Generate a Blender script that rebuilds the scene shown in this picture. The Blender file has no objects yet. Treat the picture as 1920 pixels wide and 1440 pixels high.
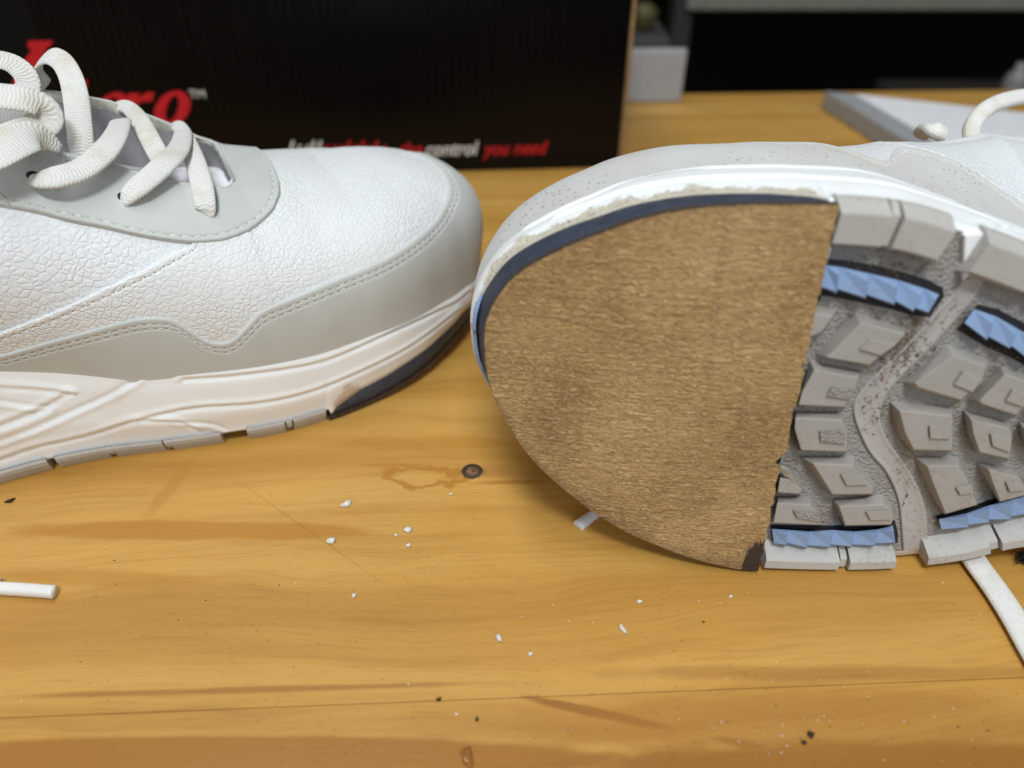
import bpy, bmesh, math, random
import numpy as np
from mathutils import Vector, Matrix
from mathutils.bvhtree import BVHTree

random.seed(4); RNG = np.random.default_rng(7)
SC = bpy.context.scene; COL = SC.collection
MM = 0.001

# ------------------------------------------------------------------ camera
CAM_F, CAM_H, CAM_T = 1400.0, 0.165, math.radians(38)
cam_d = bpy.data.cameras.new('camera'); cam = bpy.data.objects.new('camera', cam_d); COL.objects.link(cam)
cam.location = (0, 0, CAM_H); cam.rotation_euler = (math.pi/2 - CAM_T, 0, 0)
cam_d.sensor_width = 36; cam_d.lens = 36*CAM_F/1920; cam_d.clip_start = 0.01; cam_d.clip_end = 20
cam_d.dof.use_dof = True; cam_d.dof.focus_distance = 0.206; cam_d.dof.aperture_fstop = 7.0
SC.camera = cam

# ------------------------------------------------------------------ world and lamps
W = bpy.data.worlds.new('World'); SC.world = W; W.use_nodes = True
W.node_tree.nodes['Background'].inputs[0].default_value = (0.95, 0.97, 1.0, 1)
W.node_tree.nodes['Background'].inputs[1].default_value = 0.17
def area(name, loc, target, sx, sy, power, col):
    d = bpy.data.lights.new(name, 'AREA'); d.shape = 'RECTANGLE'; d.size = sx; d.size_y = sy; d.energy = power; d.color = col
    o = bpy.data.objects.new(name, d); COL.objects.link(o); o.location = loc
    o.rotation_euler = (Vector(target)-Vector(loc)).to_track_quat('-Z', 'Y').to_euler(); return o
area('ceiling_tube_light', (-0.2, 0.12, 1.35), (-0.1, 0.16, 0), 1.2, 0.2, 11.5, (0.955, 0.99, 1.0))
area('ceiling_panel_light', (0.0, -0.46, 1.15), (0, 0.2, 0), 0.30, 0.16, 12.5, (0.955, 0.99, 1.0))
area('front_fill_light', (0.35, -0.95, 0.55), (0, 0.2, 0.03), 0.8, 0.7, 5.5, (0.94, 0.985, 1.0))  # added low front fill for the standing shoe's side, not a real window
SC.view_settings.view_transform = 'Standard'; SC.view_settings.look = 'None'
SC.view_settings.exposure = -0.47; SC.view_settings.gamma = 1.0

# ------------------------------------------------------------------ pixel <-> place helpers (photo pixels, 1920 wide)
CT, ST = math.cos(CAM_T), math.sin(CAM_T)
EYE = np.array([0, 0, CAM_H])
def ray(u, v):
    x, y = u-960, v-720
    return np.array([x, CAM_F*CT-y*ST, -(y*CT+CAM_F*ST)])/CAM_F
def at_z(u, v, z=0.0):
    d = ray(u, v); return EYE + d*((z-CAM_H)/d[2])
def at_y(u, v, Y):
    d = ray(u, v); return EYE + d*(Y/d[1])

# ------------------------------------------------------------------ mesh helpers
def empty(name, loc=(0, 0, 0), rotz=0.0):
    o = bpy.data.objects.new(name, None); COL.objects.link(o); o.location = loc; o.rotation_euler = (0, 0, rotz)
    o.empty_display_size = 0.02; return o
def tag(o, label, cat, group=None, kind=None):
    o['label'] = label
    if cat: o['category'] = cat
    if group: o['group'] = group
    if kind: o['kind'] = kind
    return o
def link(name, me, mat, parent=None, smooth=True, kind=None, label=None):
    o = bpy.data.objects.new(name, me); COL.objects.link(o)
    if mat is not None:
        me.materials.clear()
        for m in (mat if isinstance(mat, (list, tuple)) else [mat]): me.materials.append(m)
    if smooth: me.polygons.foreach_set('use_smooth', [True]*len(me.polygons))
    if parent is not None: o.parent = parent
    if kind: o['kind'] = kind
    if label: o['label'] = label
    return o
def from_vf(name, V, Fc, mat, parent=None, smooth=True, kind=None, label=None, scale=1.0):
    me = bpy.data.meshes.new(name); me.from_pydata((np.asarray(V, float)*scale).tolist(), [], Fc); me.validate(); me.update()
    return link(name, me, mat, parent, smooth, kind, label)
class MB:
    def __init__(s): s.V = []; s.F = []; s.n = 0
    def add(s, V, Fc):
        V = np.asarray(V, float); s.V.append(V); s.F += [tuple(i+s.n for i in f) for f in Fc]; s.n += len(V)
    def grid(s, P, closed=False, flip=False):
        r, c = P.shape[:2]; F = []
        for i in range(r-1):
            for j in range(c if closed else c-1):
                k = (j+1) % c
                f = (i*c+j, i*c+k, (i+1)*c+k, (i+1)*c+j)
                F.append(f[::-1] if flip else f)
        s.add(P.reshape(-1, 3), F)
    def box(s, a, b):
        x0, y0, z0 = a; x1, y1, z1 = b
        s.add([(x0,y0,z0),(x1,y0,z0),(x1,y1,z0),(x0,y1,z0),(x0,y0,z1),(x1,y0,z1),(x1,y1,z1),(x0,y1,z1)],
              [(0,3,2,1),(4,5,6,7),(0,1,5,4),(1,2,6,5),(2,3,7,6),(3,0,4,7)])
    def prism(s, top, base):
        """top and base: equal-length rings of 3-D points, side walls and both caps"""
        n = len(top); s.add(list(top)+list(base), [tuple(range(n)), tuple(range(2*n-1, n-1, -1))] + [(i, n+i, n+(i+1) % n, (i+1) % n) for i in range(n)])
    def build(s, name, mat, parent=None, smooth=True, kind=None, label=None, scale=1.0, merge=0.0, bevel=0.0, recalc=False):
        V = np.concatenate(s.V)*scale
        me = bpy.data.meshes.new(name); me.from_pydata(V.tolist(), [], s.F); me.validate(); me.update()
        if merge or bevel or recalc:
            bm = bmesh.new(); bm.from_mesh(me)
            if merge: bmesh.ops.remove_doubles(bm, verts=bm.verts, dist=merge)
            if recalc: bmesh.ops.recalc_face_normals(bm, faces=bm.faces)
            if bevel:
                bmesh.ops.bevel(bm, geom=[e for e in bm.edges if e.calc_face_angle(0) > 0.35], offset=bevel, segments=2, profile=0.6, affect='EDGES', clamp_overlap=True)
            bm.to_mesh(me); bm.free()
        return link(name, me, mat, parent, smooth, kind, label)
def catmull(pts, n, closed=False):
    P = np.asarray(pts, float)
    if closed: Q = np.vstack([P[-1], P, P[0], P[1]])
    else: Q = np.vstack([2*P[0]-P[1], P, 2*P[-1]-P[-2]])
    out = []
    for i in range(1, len(Q)-2):
        p0, p1, p2, p3 = Q[i-1:i+3]
        t = np.linspace(0, 1, 24, endpoint=False)[:, None]
        out.append(0.5*((2*p1)+(p2-p0)*t+(2*p0-5*p1+4*p2-p3)*t*t+(3*p1-p0-3*p2+p3)*t**3))
    D = np.vstack(out+[P[:1] if closed else P[-1:]])
    L = np.r_[0, np.cumsum(np.linalg.norm(np.diff(D, axis=0), axis=1))]
    s = np.linspace(0, L[-1], n, endpoint=not closed)
    return np.stack([np.interp(s, L, D[:, k]) for k in range(D.shape[1])], 1)
def sstep(a, b, x): t = np.clip((np.asarray(x, float)-a)/(b-a), 0, 1); return t*t*(3-2*t)

# ------------------------------------------------------------------ node helpers
class NT:
    def __init__(s, name):
        s.m = bpy.data.materials.new(name); s.m.use_nodes = True; s.t = s.m.node_tree; s.b = s.t.nodes['Principled BSDF']
        s.co = s.t.nodes.new('ShaderNodeTexCoord').outputs['Object']
    def N(s, typ, **k):
        n = s.t.nodes.new(typ)
        for a, v in k.items(): setattr(n, a, v)
        return n
    def L(s, a, b): s.t.links.new(a, b)
    def put(s, sock, v):
        if hasattr(v, 'is_linked') or isinstance(v, bpy.types.NodeSocket): s.L(v, sock)
        else: sock.default_value = v
    def math(s, op, a, b=None, c=None, clamp=False):
        n = s.N('ShaderNodeMath', operation=op, use_clamp=clamp); s.put(n.inputs[0], a)
        if b is not None: s.put(n.inputs[1], b)
        if c is not None: s.put(n.inputs[2], c)
        return n.outputs[0]
    def map(s, scale=(1, 1, 1), loc=(0, 0, 0), rot=(0, 0, 0), co=None):
        n = s.N('ShaderNodeMapping'); n.inputs['Scale'].default_value = scale; n.inputs['Location'].default_value = loc; n.inputs['Rotation'].default_value = rot
        s.L(co or s.co, n.inputs['Vector']); return n.outputs[0]
    def noise(s, scale, detail=3, rough=0.5, dist=0.0, co=None):
        n = s.N('ShaderNodeTexNoise'); n.inputs['Scale'].default_value = scale; n.inputs['Detail'].default_value = detail
        n.inputs['Roughness'].default_value = rough; n.inputs['Distortion'].default_value = dist; s.L(co or s.co, n.inputs['Vector']); return n.outputs[0]
    def vor(s, scale, feature='F1', co=None, out=0, rnd=1.0):
        n = s.N('ShaderNodeTexVoronoi', feature=feature); n.inputs['Scale'].default_value = scale; n.inputs['Randomness'].default_value = rnd
        s.L(co or s.co, n.inputs['Vector']); return n.outputs[out]
    def ramp(s, fac, stops, interp='LINEAR'):
        n = s.N('ShaderNodeValToRGB'); n.color_ramp.interpolation = interp; e = n.color_ramp.elements
        while len(e) < len(stops): e.new(0.5)
        for el, (p, c) in zip(e, stops):
            el.position = p; el.color = (c, c, c, 1) if isinstance(c, (int, float)) else (*c, 1)
        s.L(fac, n.inputs[0]); return n.outputs[0]
    def rng(s, v, a, b, c, d, smooth=True):
        n = s.N('ShaderNodeMapRange', interpolation_type='SMOOTHSTEP' if smooth else 'LINEAR')
        s.put(n.inputs[0], v)
        for i, k in enumerate((a, b, c, d)): s.put(n.inputs[1+i], k)
        return n.outputs[0]
    def mix(s, f, a, b, typ='MIX'):
        n = s.N('ShaderNodeMix', data_type='RGBA', blend_type=typ); s.put(n.inputs[0], f)
        for k, v in ((6, a), (7, b)):
            if isinstance(v, tuple): n.inputs[k].default_value = (*v, 1) if len(v) == 3 else v
            else: s.L(v, n.inputs[k])
        return n.outputs[2]
    def bump(s, h, strength=0.5, dist=0.0004, prev=None):
        n = s.N('ShaderNodeBump'); n.inputs['Strength'].default_value = strength; n.inputs['Distance'].default_value = dist
        s.L(h, n.inputs['Height'])
        if prev is not None: s.L(prev, n.inputs['Normal'])
        return n.outputs[0]
    def attr(s, name): n = s.N('ShaderNodeAttribute', attribute_name=name); return n.outputs['Fac']
    def fin(s, col=None, rough=0.5, nrm=None, spec=0.5, **k):
        if col is not None:
            if isinstance(col, tuple): s.b.inputs['Base Color'].default_value = (*col, 1)
            else: s.L(col, s.b.inputs['Base Color'])
        s.put(s.b.inputs['Roughness'], rough); s.b.inputs['Specular IOR Level'].default_value = spec
        if nrm is not None: s.L(nrm, s.b.inputs['Normal'])
        for a, v in k.items(): s.put(s.b.inputs[a.replace('_', ' ')], v)
        return s.m

def mat_pebble(name, col, cell, depth, rough=0.52):
    t = NT(name)
    w = t.noise(170, 2); off = t.N('ShaderNodeVectorMath', operation='MULTIPLY_ADD')
    t.L(t.N('ShaderNodeTexNoise').outputs['Color'], off.inputs[0]); n = off.inputs[0].links[0].from_node
    n.inputs['Scale'].default_value = 260; t.L(t.co, n.inputs['Vector'])
    off.inputs[1].default_value = (0.0018,)*3; t.L(t.co, off.inputs[2])
    e = t.vor(cell, 'DISTANCE_TO_EDGE', co=off.outputs[0]); e2 = t.vor(cell*2.3, 'DISTANCE_TO_EDGE', co=off.outputs[0])
    h1 = t.rng(e, 0.0, 0.20, 0, 1); h2 = t.rng(e2, 0, 0.2, 0, 1)
    reg = t.rng(t.noise(45, 2), 0.3, 0.65, 0.6, 1)
    h = t.math('MULTIPLY_ADD', h1, reg, t.math('MULTIPLY', h2, 0.12)); h = t.math('MULTIPLY_ADD', t.noise(1500, 3), 0.22, h)
    c = t.mix(t.math('MULTIPLY', t.rng(e, 0, 0.07, 1, 0), 0.12), col, (col[0]*.86, col[1]*.86, col[2]*.86))
    c = t.mix(t.math('MULTIPLY', t.rng(t.noise(28, 3), 0.55, 0.8, 0, 1), 0.10), c, (0.72, 0.60, 0.52))
    return t.fin(c, rough, t.bump(h, 0.7, depth), 0.25)
def mat_nubuck(name, col, specks=0.0):
    t = NT(name); n1 = t.noise(60, 3); n2 = t.noise(2600, 3, 0.6)
    c = t.mix(t.rng(n1, 0.35, 0.7, 0, 0.55), col, (col[0]*.90, col[1]*.885, col[2]*.86))
    c = t.mix(t.math('MULTIPLY', t.rng(t.noise(33, 3, 0.6), 0.56, 0.75, 0, 1), 0.22), c, (0.72, 0.52, 0.43))
    if specks:
        v = t.vor(520, 'F1'); m = t.rng(v, 0.08, 0.24, 1, 0); dens = t.rng(t.noise(40, 2), 0.38, 0.68, 0, 1)
        c = t.mix(t.math('MULTIPLY', t.math('MULTIPLY', m, dens), specks), c, (0.06, 0.05, 0.04))
    return t.fin(c, 0.85, t.bump(n2, 0.35, 0.00012), 0.2, Sheen_Weight=0.15)
def mat_foam(name, col):
    t = NT(name); n = t.noise(650, 3, 0.6); n2 = t.noise(2600, 4, 0.65)
    raw = t.attr('raw'); edge = t.math('ADD', raw, t.math('MULTIPLY', t.math('SUBTRACT', t.noise(420, 4), 0.5), 0.9))
    rm = t.rng(edge, 0.45, 0.62, 0, 1)
    c = t.mix(t.rng(t.noise(50, 4), 0.5, 0.8, 0, 0.35), col, (0.70, 0.60, 0.50))
    c = t.mix(t.math('MULTIPLY', rm, 0.9), c, t.mix(t.noise(700, 4), (0.88, 0.85, 0.74), (0.70, 0.61, 0.44)))
    drt = t.attr('dirt'); dm = t.rng(t.math('ADD', drt, t.math('MULTIPLY', t.math('SUBTRACT', t.noise(330, 4), 0.5), 0.8)), 0.4, 0.9, 0, 0.7)
    c = t.mix(dm, c, (0.48, 0.33, 0.20))
    hb = t.bump(n, 0.42, 0.00018); hb = t.bump(t.math('MULTIPLY', rm, t.noise(1000, 4, 0.75)), 1.0, 0.0011, hb)
    return t.fin(c, 0.5, hb, 0.35)
def mat_rubber(name, col, dust=0.0, grain=0.25, dimple=False):
    t = NT(name); c = t.mix(t.rng(t.noise(90, 4), 0.35, 0.7, 0, 0.5), col, tuple(k*.9 for k in col))
    if dust:
        sp = t.rng(t.math('ADD', t.noise(950, 5, 0.7), t.math('MULTIPLY', t.noise(70, 3), 0.45)), 0.76, 0.92, 0, 1)
        c = t.mix(t.math('MULTIPLY', sp, dust), c, (0.22, 0.15, 0.085))
    h = t.noise(2400, 3, 0.6); nb = t.bump(h, grain, 0.00012)
    if dimple: nb = t.bump(t.vor(1150, 'F1'), 0.9, 0.0005, nb)
    return t.fin(c, 0.62, nb, 0.3)
def mat_lace():
    t = NT('woven_lace'); uv = t.N('ShaderNodeTexCoord').outputs['UV']
    sep = t.N('ShaderNodeSeparateXYZ'); t.L(uv, sep.inputs[0]); u, v = sep.outputs[0], sep.outputs[1]
    fold = t.math('ABSOLUTE', t.math('SUBTRACT', t.math('FRACT', t.math('MULTIPLY', u, 6.0)), 0.5))
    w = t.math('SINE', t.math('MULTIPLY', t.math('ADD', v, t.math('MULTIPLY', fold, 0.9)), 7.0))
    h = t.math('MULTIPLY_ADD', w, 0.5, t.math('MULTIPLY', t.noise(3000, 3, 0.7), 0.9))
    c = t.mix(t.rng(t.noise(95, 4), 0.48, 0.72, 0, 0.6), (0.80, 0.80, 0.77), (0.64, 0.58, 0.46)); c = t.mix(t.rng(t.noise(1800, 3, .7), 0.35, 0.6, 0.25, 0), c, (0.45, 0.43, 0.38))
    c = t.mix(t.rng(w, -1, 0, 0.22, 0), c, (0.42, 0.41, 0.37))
    return t.fin(c, 0.85, t.bump(h, 0.6, 0.00022), 0.2, Sheen_Weight=0.2)
def mat_plain(name, col, rough=0.6, noise=0.06, spec=0.4, sc=120, bump=0.15):
    t = NT(name); c = t.mix(t.rng(t.noise(sc, 4), 0.3, 0.7, 0, 1), col, tuple(max(0, k*(1-noise*3)) for k in col))
    return t.fin(c, rough, t.bump(t.noise(sc*9, 3), bump, 0.0002), spec)
def mat_sole_leather():
    t = NT('brown_sole_leather')
    co = t.map((26, 210, 120)); wv = t.noise(1.0, 4, 0.6, 0.6, co=co)
    co2 = t.map((560, 1250, 800), rot=(0, 0, 0.10)); fib = t.noise(1.0, 3, 0.6, 1.4, co=co2)
    co3 = t.map((120, 1300, 400), rot=(0, 0, -0.13)); scr = t.noise(1.0, 3, 0.6, 0.3, co=co3)
    c = t.ramp(t.noise(34, 3, 0.5, 0.3, co=t.map((1.1, 1, 1))), [(0.3, (0.40, 0.235, 0.088)), (0.5, (0.57, 0.36, 0.145)), (0.72, (0.66, 0.44, 0.195))])
    c = t.mix(t.rng(t.noise(1.0, 3, 0.5, co=t.map((18, 260, 60), rot=(0, 0, 0.10))), 0.52, 0.72, 0, 0.22), c, (0.24, 0.13, 0.045))
    c = t.mix(t.rng(t.noise(1.0, 3, 0.5, co=t.map((300, 16, 60))), 0.55, 0.8, 0, 0.28), c, (0.24, 0.13, 0.045))
    c = t.mix(t.rng(fib, 0.5, 0.64, 0, 0.48), c, (0.74, 0.54, 0.28))
    c = t.mix(t.rng(fib, 0.48, 0.34, 0, 0.46), c, (0.19, 0.10, 0.037))
    c = t.mix(t.rng(scr, 0.56, 0.72, 0, 0.35), c, (0.10, 0.055, 0.02))
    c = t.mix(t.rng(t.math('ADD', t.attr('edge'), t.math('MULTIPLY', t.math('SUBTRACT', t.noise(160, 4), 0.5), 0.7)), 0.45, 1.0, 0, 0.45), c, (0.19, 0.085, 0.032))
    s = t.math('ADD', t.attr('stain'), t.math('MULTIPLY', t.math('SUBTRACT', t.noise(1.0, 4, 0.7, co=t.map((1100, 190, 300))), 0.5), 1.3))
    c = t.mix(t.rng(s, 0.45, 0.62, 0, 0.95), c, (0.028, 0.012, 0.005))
    h = t.math('MULTIPLY_ADD', fib, 1.0, t.math('MULTIPLY', wv, 0.5)); h = t.math('MULTIPLY_ADD', scr, 0.5, h)
    return t.fin(c, 0.62, t.bump(h, 1.0, 0.0014), 0.3, Sheen_Weight=0.1)

M = dict(
    vamp=mat_pebble('white_pebbled_leather', (0.77, 0.79, 0.80), 540, 0.00022),
    quarter=mat_pebble('white_pebbled_quarter_leather', (0.77, 0.795, 0.82), 500, 0.00022),
    nubuck=mat_nubuck('grey_nubuck', (0.565, 0.59, 0.575)),
    nubuck_dusty=mat_nubuck('dusty_grey_nubuck', (0.63, 0.635, 0.625), 0.95),
    foam=mat_foam('white_midsole_foam', (0.88, 0.905, 0.92)),
    navy=mat_plain('navy_foam', (0.050, 0.060, 0.092), 0.55, 0.10, 0.4, 300, 0.35),
    leather=mat_sole_leather(),
    outsole=mat_rubber('grey_outsole_rubber', (0.49, 0.475, 0.45), 0.3),
    lug=mat_rubber('grey_lug_rubber', (0.395, 0.375, 0.35), 0.34),
    web=mat_rubber('textured_grey_sole_web', (0.33, 0.315, 0.30), 0.7, 0.4, True),
    channel=mat_rubber('smooth_grey_groove_rubber', (0.46, 0.44, 0.42), 0.5),
    blue=mat_rubber('blue_rubber', (0.265, 0.385, 0.62), 0.25, 0.35),
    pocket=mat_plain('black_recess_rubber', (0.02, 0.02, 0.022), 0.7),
    lace=mat_lace(),
    lining=mat_plain('grey_lining', (0.40, 0.40, 0.42), 0.85, 0.05),
    cutedge=mat_plain('raw_cut_edge', (0.50, 0.48, 0.42), 0.9, 0.12, 0.2, 400, 0.8),
    tongue=mat_plain('white_tongue_cloth', (0.86, 0.86, 0.90), 0.7),
    thread=mat_plain('white_thread', (0.82, 0.80, 0.74), 0.8, 0.1, 0.2, 900, 0.5),
    hole=mat_plain('dark_hole', (0.03, 0.028, 0.025), 0.9),
)

# ================================================================== SHOE DESIGN (local mm: x forward, y medial, z up)
OUT = [(97,64),(96.2,56),(93,47),(88.6,40),(83.8,33.5),(79,28),(72.5,22.2),(65.5,16.6),(58,12),(50.5,8.6),(41,5),(31,2.4),(20,.8),(0,0),(-17,.6),(-34,3.4),(-48,8),(-70,11),(-100,12),(-140,12),(-170,16),(-192,28),(-203,47),
       (-196,68),(-175,80),(-140,83),(-100,80),(-73,79),(-50,83),(-30,90.5),(-13,96.5),(4,101.5),(21,103),(31,103),(42,102.5),(50,101.5),(57,100),(62,98.5),(68,96),(74,93.5),(80,90.3),(85.5,87),(89.5,83.5),(92.8,79),(95,75),(96.6,70)]
NP = 2400
RIM = catmull(OUT[::-1], NP, closed=True)          # tip -> medial -> heel -> lateral -> tip
k0 = int(np.argmin(RIM[:, 0])); RIM = np.roll(RIM, -k0, axis=0)      # heel -> ... start at heel centre
if RIM[NP//4, 1] < 50: RIM = RIM[::-1].copy()        # go up the medial side first
RIM = np.roll(RIM, -int(np.argmin(RIM[:, 0])), axis=0)
TAN = np.roll(RIM, -4, 0)-np.roll(RIM, 4, 0); TAN /= np.linalg.norm(TAN, axis=1)[:, None]
NRM = np.stack([-TAN[:, 1], TAN[:, 0]], 1)           # outward
if np.mean(np.sum(NRM*(RIM-RIM.mean(0)), 1)) < 0: NRM = -NRM
TIP = int(np.argmax(RIM[:, 0])); MED = np.arange(NP) <= TIP
SEG = np.r_[0, np.cumsum(np.linalg.norm(np.diff(RIM, axis=0), axis=1))]
X, Y = RIM[:, 0], RIM[:, 1]
zs_m = np.interp(X, [-203,-150,-100,-73,-50,-30,4,21,50,74,90,97], [42,48,50,45,38,31.5,30,29.2,28.6,28,26.6,26])
zs_l = np.interp(X, [-203,-150,-100,-73,-50,-30,4,21,50,74,90,97], [42,40,38,35,32,30.5,30,29.2,28.6,28,26.6,26])
ZS = np.where(MED, zs_m, zs_l)
def rocker(x): return 10.8*(np.clip(np.asarray(x, float)-24, 0, None)/73)**1.5
IB = np.where(MED, np.interp(X, [-203,0,20,55,80,92,97], [2.5,1.8,1.6,1.7,2.7,3.4,3.8]), np.interp(X, [-203,20,60,85,97], [1.0,0.6,1.3,1.6,3.8]))
NV = np.where(MED, np.interp(X, [20.5,24,32,50,80,97], [0.6,3.5,6.3,7.4,7.6,4.6]), np.interp(X, [20.5,24,32,50,80,97], [0.6,3,5,6,7,6]))
FRONT = X >= 20.6
ZLOW = np.where(FRONT, rocker(X)+2.0+NV, 5.0)
LATIN = np.where(MED, 0.0, 1.0)*sstep(97, 70, X)      # the lateral wall leans in
XT = 45.0
PC = np.stack([np.clip(X, -165, XT), np.interp(X, [-165,-60,0,45], [47,48,51,52])], 1)
def Hs(x): return np.interp(x, [-165,-100,-60,-30,-10,14,33,45], [108,116,108,95,86,76.8,72,69.5])
def Nexp(x): return np.interp(x, [-60,-30,14,30,45], [2.2,2.25,2.45,2.6,3.0])
INS = 2.0
FLARE = 0.0; TIPB = 5.0
def upper(ci, r):
    """ci: integer rim columns (broadcast with r). r: 0 at the midsole, 1 on the spine."""
    ci = np.asarray(ci); r = np.asarray(r, float)
    phi = np.clip(r, 0, 1)*math.pi/2; n = Nexp(PC[ci, 0])-np.where(MED[ci], 0.0, 1.0)*(.6*sstep(96, 70, X[ci])*sstep(0, 30, X[ci]))
    g = np.cos(phi)**(2/n); h = np.sin(phi)**(2/n)
    ins = INS + LATIN[ci]*ZS[ci]*0.15
    Oxy = RIM[ci]-NRM[ci]*ins[..., None]
    bul = np.where(MED[ci], np.interp(X[ci], [-200,-110,-60,-40,0,30,80,97], [2,8,11,9,4,3.6,3.0,TIPB]), np.interp(X[ci], [-200,-60,20,80,97], [2,2,.5,2,TIPB]))
    xy = PC[ci]+(Oxy-PC[ci])*g[..., None]+NRM[ci]*(bul*np.sin(math.pi*np.clip(r*1.3, 0, 1)))[..., None]
    xy = xy+np.stack([0*r, np.where(MED[ci], FLARE*np.interp(X[ci], [-200,-60,-20,0,35], [14,18,11,4,.8])*sstep(.05, .6, r)*sstep(1.25, .75, r), 0)+0*r], -1)
    z0 = ZS[ci]-1.6
    lift = np.where(MED[ci], 0.0, 1.0)*np.interp(X[ci], [-100,-22,-10,9,18], [6,9,9,3.5,0])*sstep(.15, .62, r)*(1-sstep(.86, 1.0, r)*.4)
    return np.concatenate([xy, (z0+(Hs(PC[ci, 0])-z0)*h+lift)[..., None]], -1)
def normals(P):
    a = np.gradient(P, axis=0); b = np.gradient(P, axis=1); n = np.cross(b, a)
    l = np.linalg.norm(n, axis=2, keepdims=True); n = np.where(l > 1e-9, n/np.maximum(l, 1e-9), [0, 0, 1.0])
    cen = np.stack([P[..., 0]*0+np.clip(P[..., 0], -165, 45), P[..., 0]*0+50, P[..., 0]*0+25], -1)
    s = np.sign(np.sum(n*(P-cen), 2, keepdims=True)); return n*np.where(s == 0, 1, s)
COLS = np.arange(0, NP, 2)

# ------------------------------------------------------------------ poses
PSI = math.radians(32)
fw = np.array([math.cos(PSI), math.sin(PSI)]); md = np.array([math.sin(PSI), -math.cos(PSI)])
W0 = at_z(629, 788)[:2]*1000-22*fw-102*md            # world mm of local origin
def l2w_left(P): P = np.asarray(P, float); xy = W0+P[..., :1]*fw+P[..., 1:2]*md; return np.concatenate([xy, P[..., 2:3]], -1)*MM
TAU = math.radians(8); P0 = at_z(1560, 1078)
R2 = np.array([[-1, 0, 0], [0, math.sin(TAU), math.cos(TAU)], [0, math.cos(TAU), -math.sin(TAU)]])   # rows: local x,y,z axes in world
def ray_left(u, v):                                  # camera ray in left-shoe mm
    d = ray(u, v); o = EYE*1000; oxy = o[:2]-W0
    return np.array([oxy@fw, oxy@md, o[2]]), np.array([d[:2]@fw, d[:2]@md, d[2]])
def ray_right(u, v):
    return R2@((EYE-P0)*1000), R2@ray(u, v)
def on_plane_y(u, v, y):
    o, d = ray_left(u, v); return o+d*((y-o[1])/d[1])
def sole_xy(u, v, z=0.0):                            # photo pixel -> right-shoe local point on the sole sheet z + rocker
    o, d = ray_right(u, v); lev = z
    for _ in range(25):
        p = o+d*((lev-o[2])/d[2]); lev = z+float(rocker(p[0]))
    return p
class Grid:
    """a parametric sheet that camera rays can be traced onto: returns fractional (row, col)"""
    def __init__(s, P):
        s.P = P; r, c = P.shape[:2]; s.c = c-1
        s.t = BVHTree.FromPolygons([Vector(p) for p in P.reshape(-1, 3)], [(i*c+j, i*c+j+1, (i+1)*c+j+1, (i+1)*c+j) for i in range(r-1) for j in range(c-1)])
    def hit(s, o, d):
        loc, n, i, dist = s.t.ray_cast(Vector(o), Vector(d).normalized())
        if i is None:
            # nearest approach along the ray
            best = None
            for k in np.linspace(100, 420, 160):
                q = Vector(o)+Vector(d).normalized()*float(k); l, n, j, ds = s.t.find_nearest(q)
                if best is None or ds < best[0]: best = (ds, l, j)
            loc, i = best[1], best[2]
        a, b = divmod(i, s.c); p = np.array(loc); q = s.P[a, b]
        e = np.stack([s.P[a+1, b]-q, s.P[a, b+1]-q], 1); k, *_ = np.linalg.lstsq(e, p-q, rcond=None)
        return a+float(np.clip(k[0], 0, 1)), b+float(np.clip(k[1], 0, 1)), p

# trace the panel lines of the left shoe onto its upper
TR = np.linspace(0, 1, 81)
gU = Grid(upper(COLS[None, :]+np.zeros((81, 1), int), TR[:, None]+np.zeros((1, len(COLS)))))
def trace_upper(px):
    out = []
    for u, v in px:
        a, b, p = gU.hit(*ray_left(u, v)); out.append((b*2, a/80))
    return np.array(out)
def as_function(tr, lo_hold=True):
    o = np.argsort(tr[:, 0]); c, r = tr[o, 0], tr[o, 1]
    c, idx = np.unique(np.round(c, 1), return_index=True); r = r[idx]
    return c, r
GUARD_PX = [(0,660),(40,649),(83,637),(125,626),(167,615),(200,606),(233,598),(258,593),(283,591),(300,591),(317,593),(343,607),(367,623),(380,631),(395,636),(410,638),(422,637),(433,633),(443,626),(455,614),(467,602),(475,592),(485,582),(500,574),(517,567),(567,547),(640,517),(713,487),(763,457),(797,430),(820,403),(833,377),(838,355),(828,330),(807,310),(780,297),(745,289)]
gt = trace_upper(catmull(GUARD_PX, 110)); gc, gr = as_function(gt)
print('guard cols', gc[0], gc[-1], 'tip', TIP, 'r', np.round(gr[::8], 2))
def mirror_col(c):                                   # column on the other side at the same arc distance from the tip
    return 2*TIP-c
allc = np.arange(NP)
def both_sides(c, r, fill):
    cm = allc[(allc <= gc[-1])]
    f = np.interp(allc, c, r, left=fill, right=np.nan)
    mir = np.clip(2*TIP-allc, 0, NP-1)
    fm = np.interp(mir, c, r, left=fill, right=r[-1])
    return np.where(np.isnan(f), fm, f)
GUARD = both_sides(gc, gr, gr[0])
k = np.hanning(9); k /= k.sum(); GUARD = np.convolve(np.r_[GUARD[-4:], GUARD, GUARD[:4]], k, 'valid')
QUART_PX = [(0,622),(67,597),(133,570),(200,538),(267,507),(317,480),(360,458)]
qt = trace_upper(catmull(QUART_PX, 40)); qc, qr = as_function(qt)
print('quarter', np.round(X[qc.astype(int)][[0, -1]]), np.round(qr[[0, -1]], 2))
# vamp reaches from r=0 up to the quarter line, and beyond it right over the toe
xq0, xq1 = X[int(qc[0])], X[int(qc[-1])]
xr = np.r_[xq0-12, X[qc.astype(int)], max(xq1+10, 24), 60]
rr = np.r_[max(qr[0]-.12, .02), qr, 1.0, 1.0]
o = np.argsort(xr); VAMP = np.clip(np.interp(X, xr[o], rr[o]), 0, 1)

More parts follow.
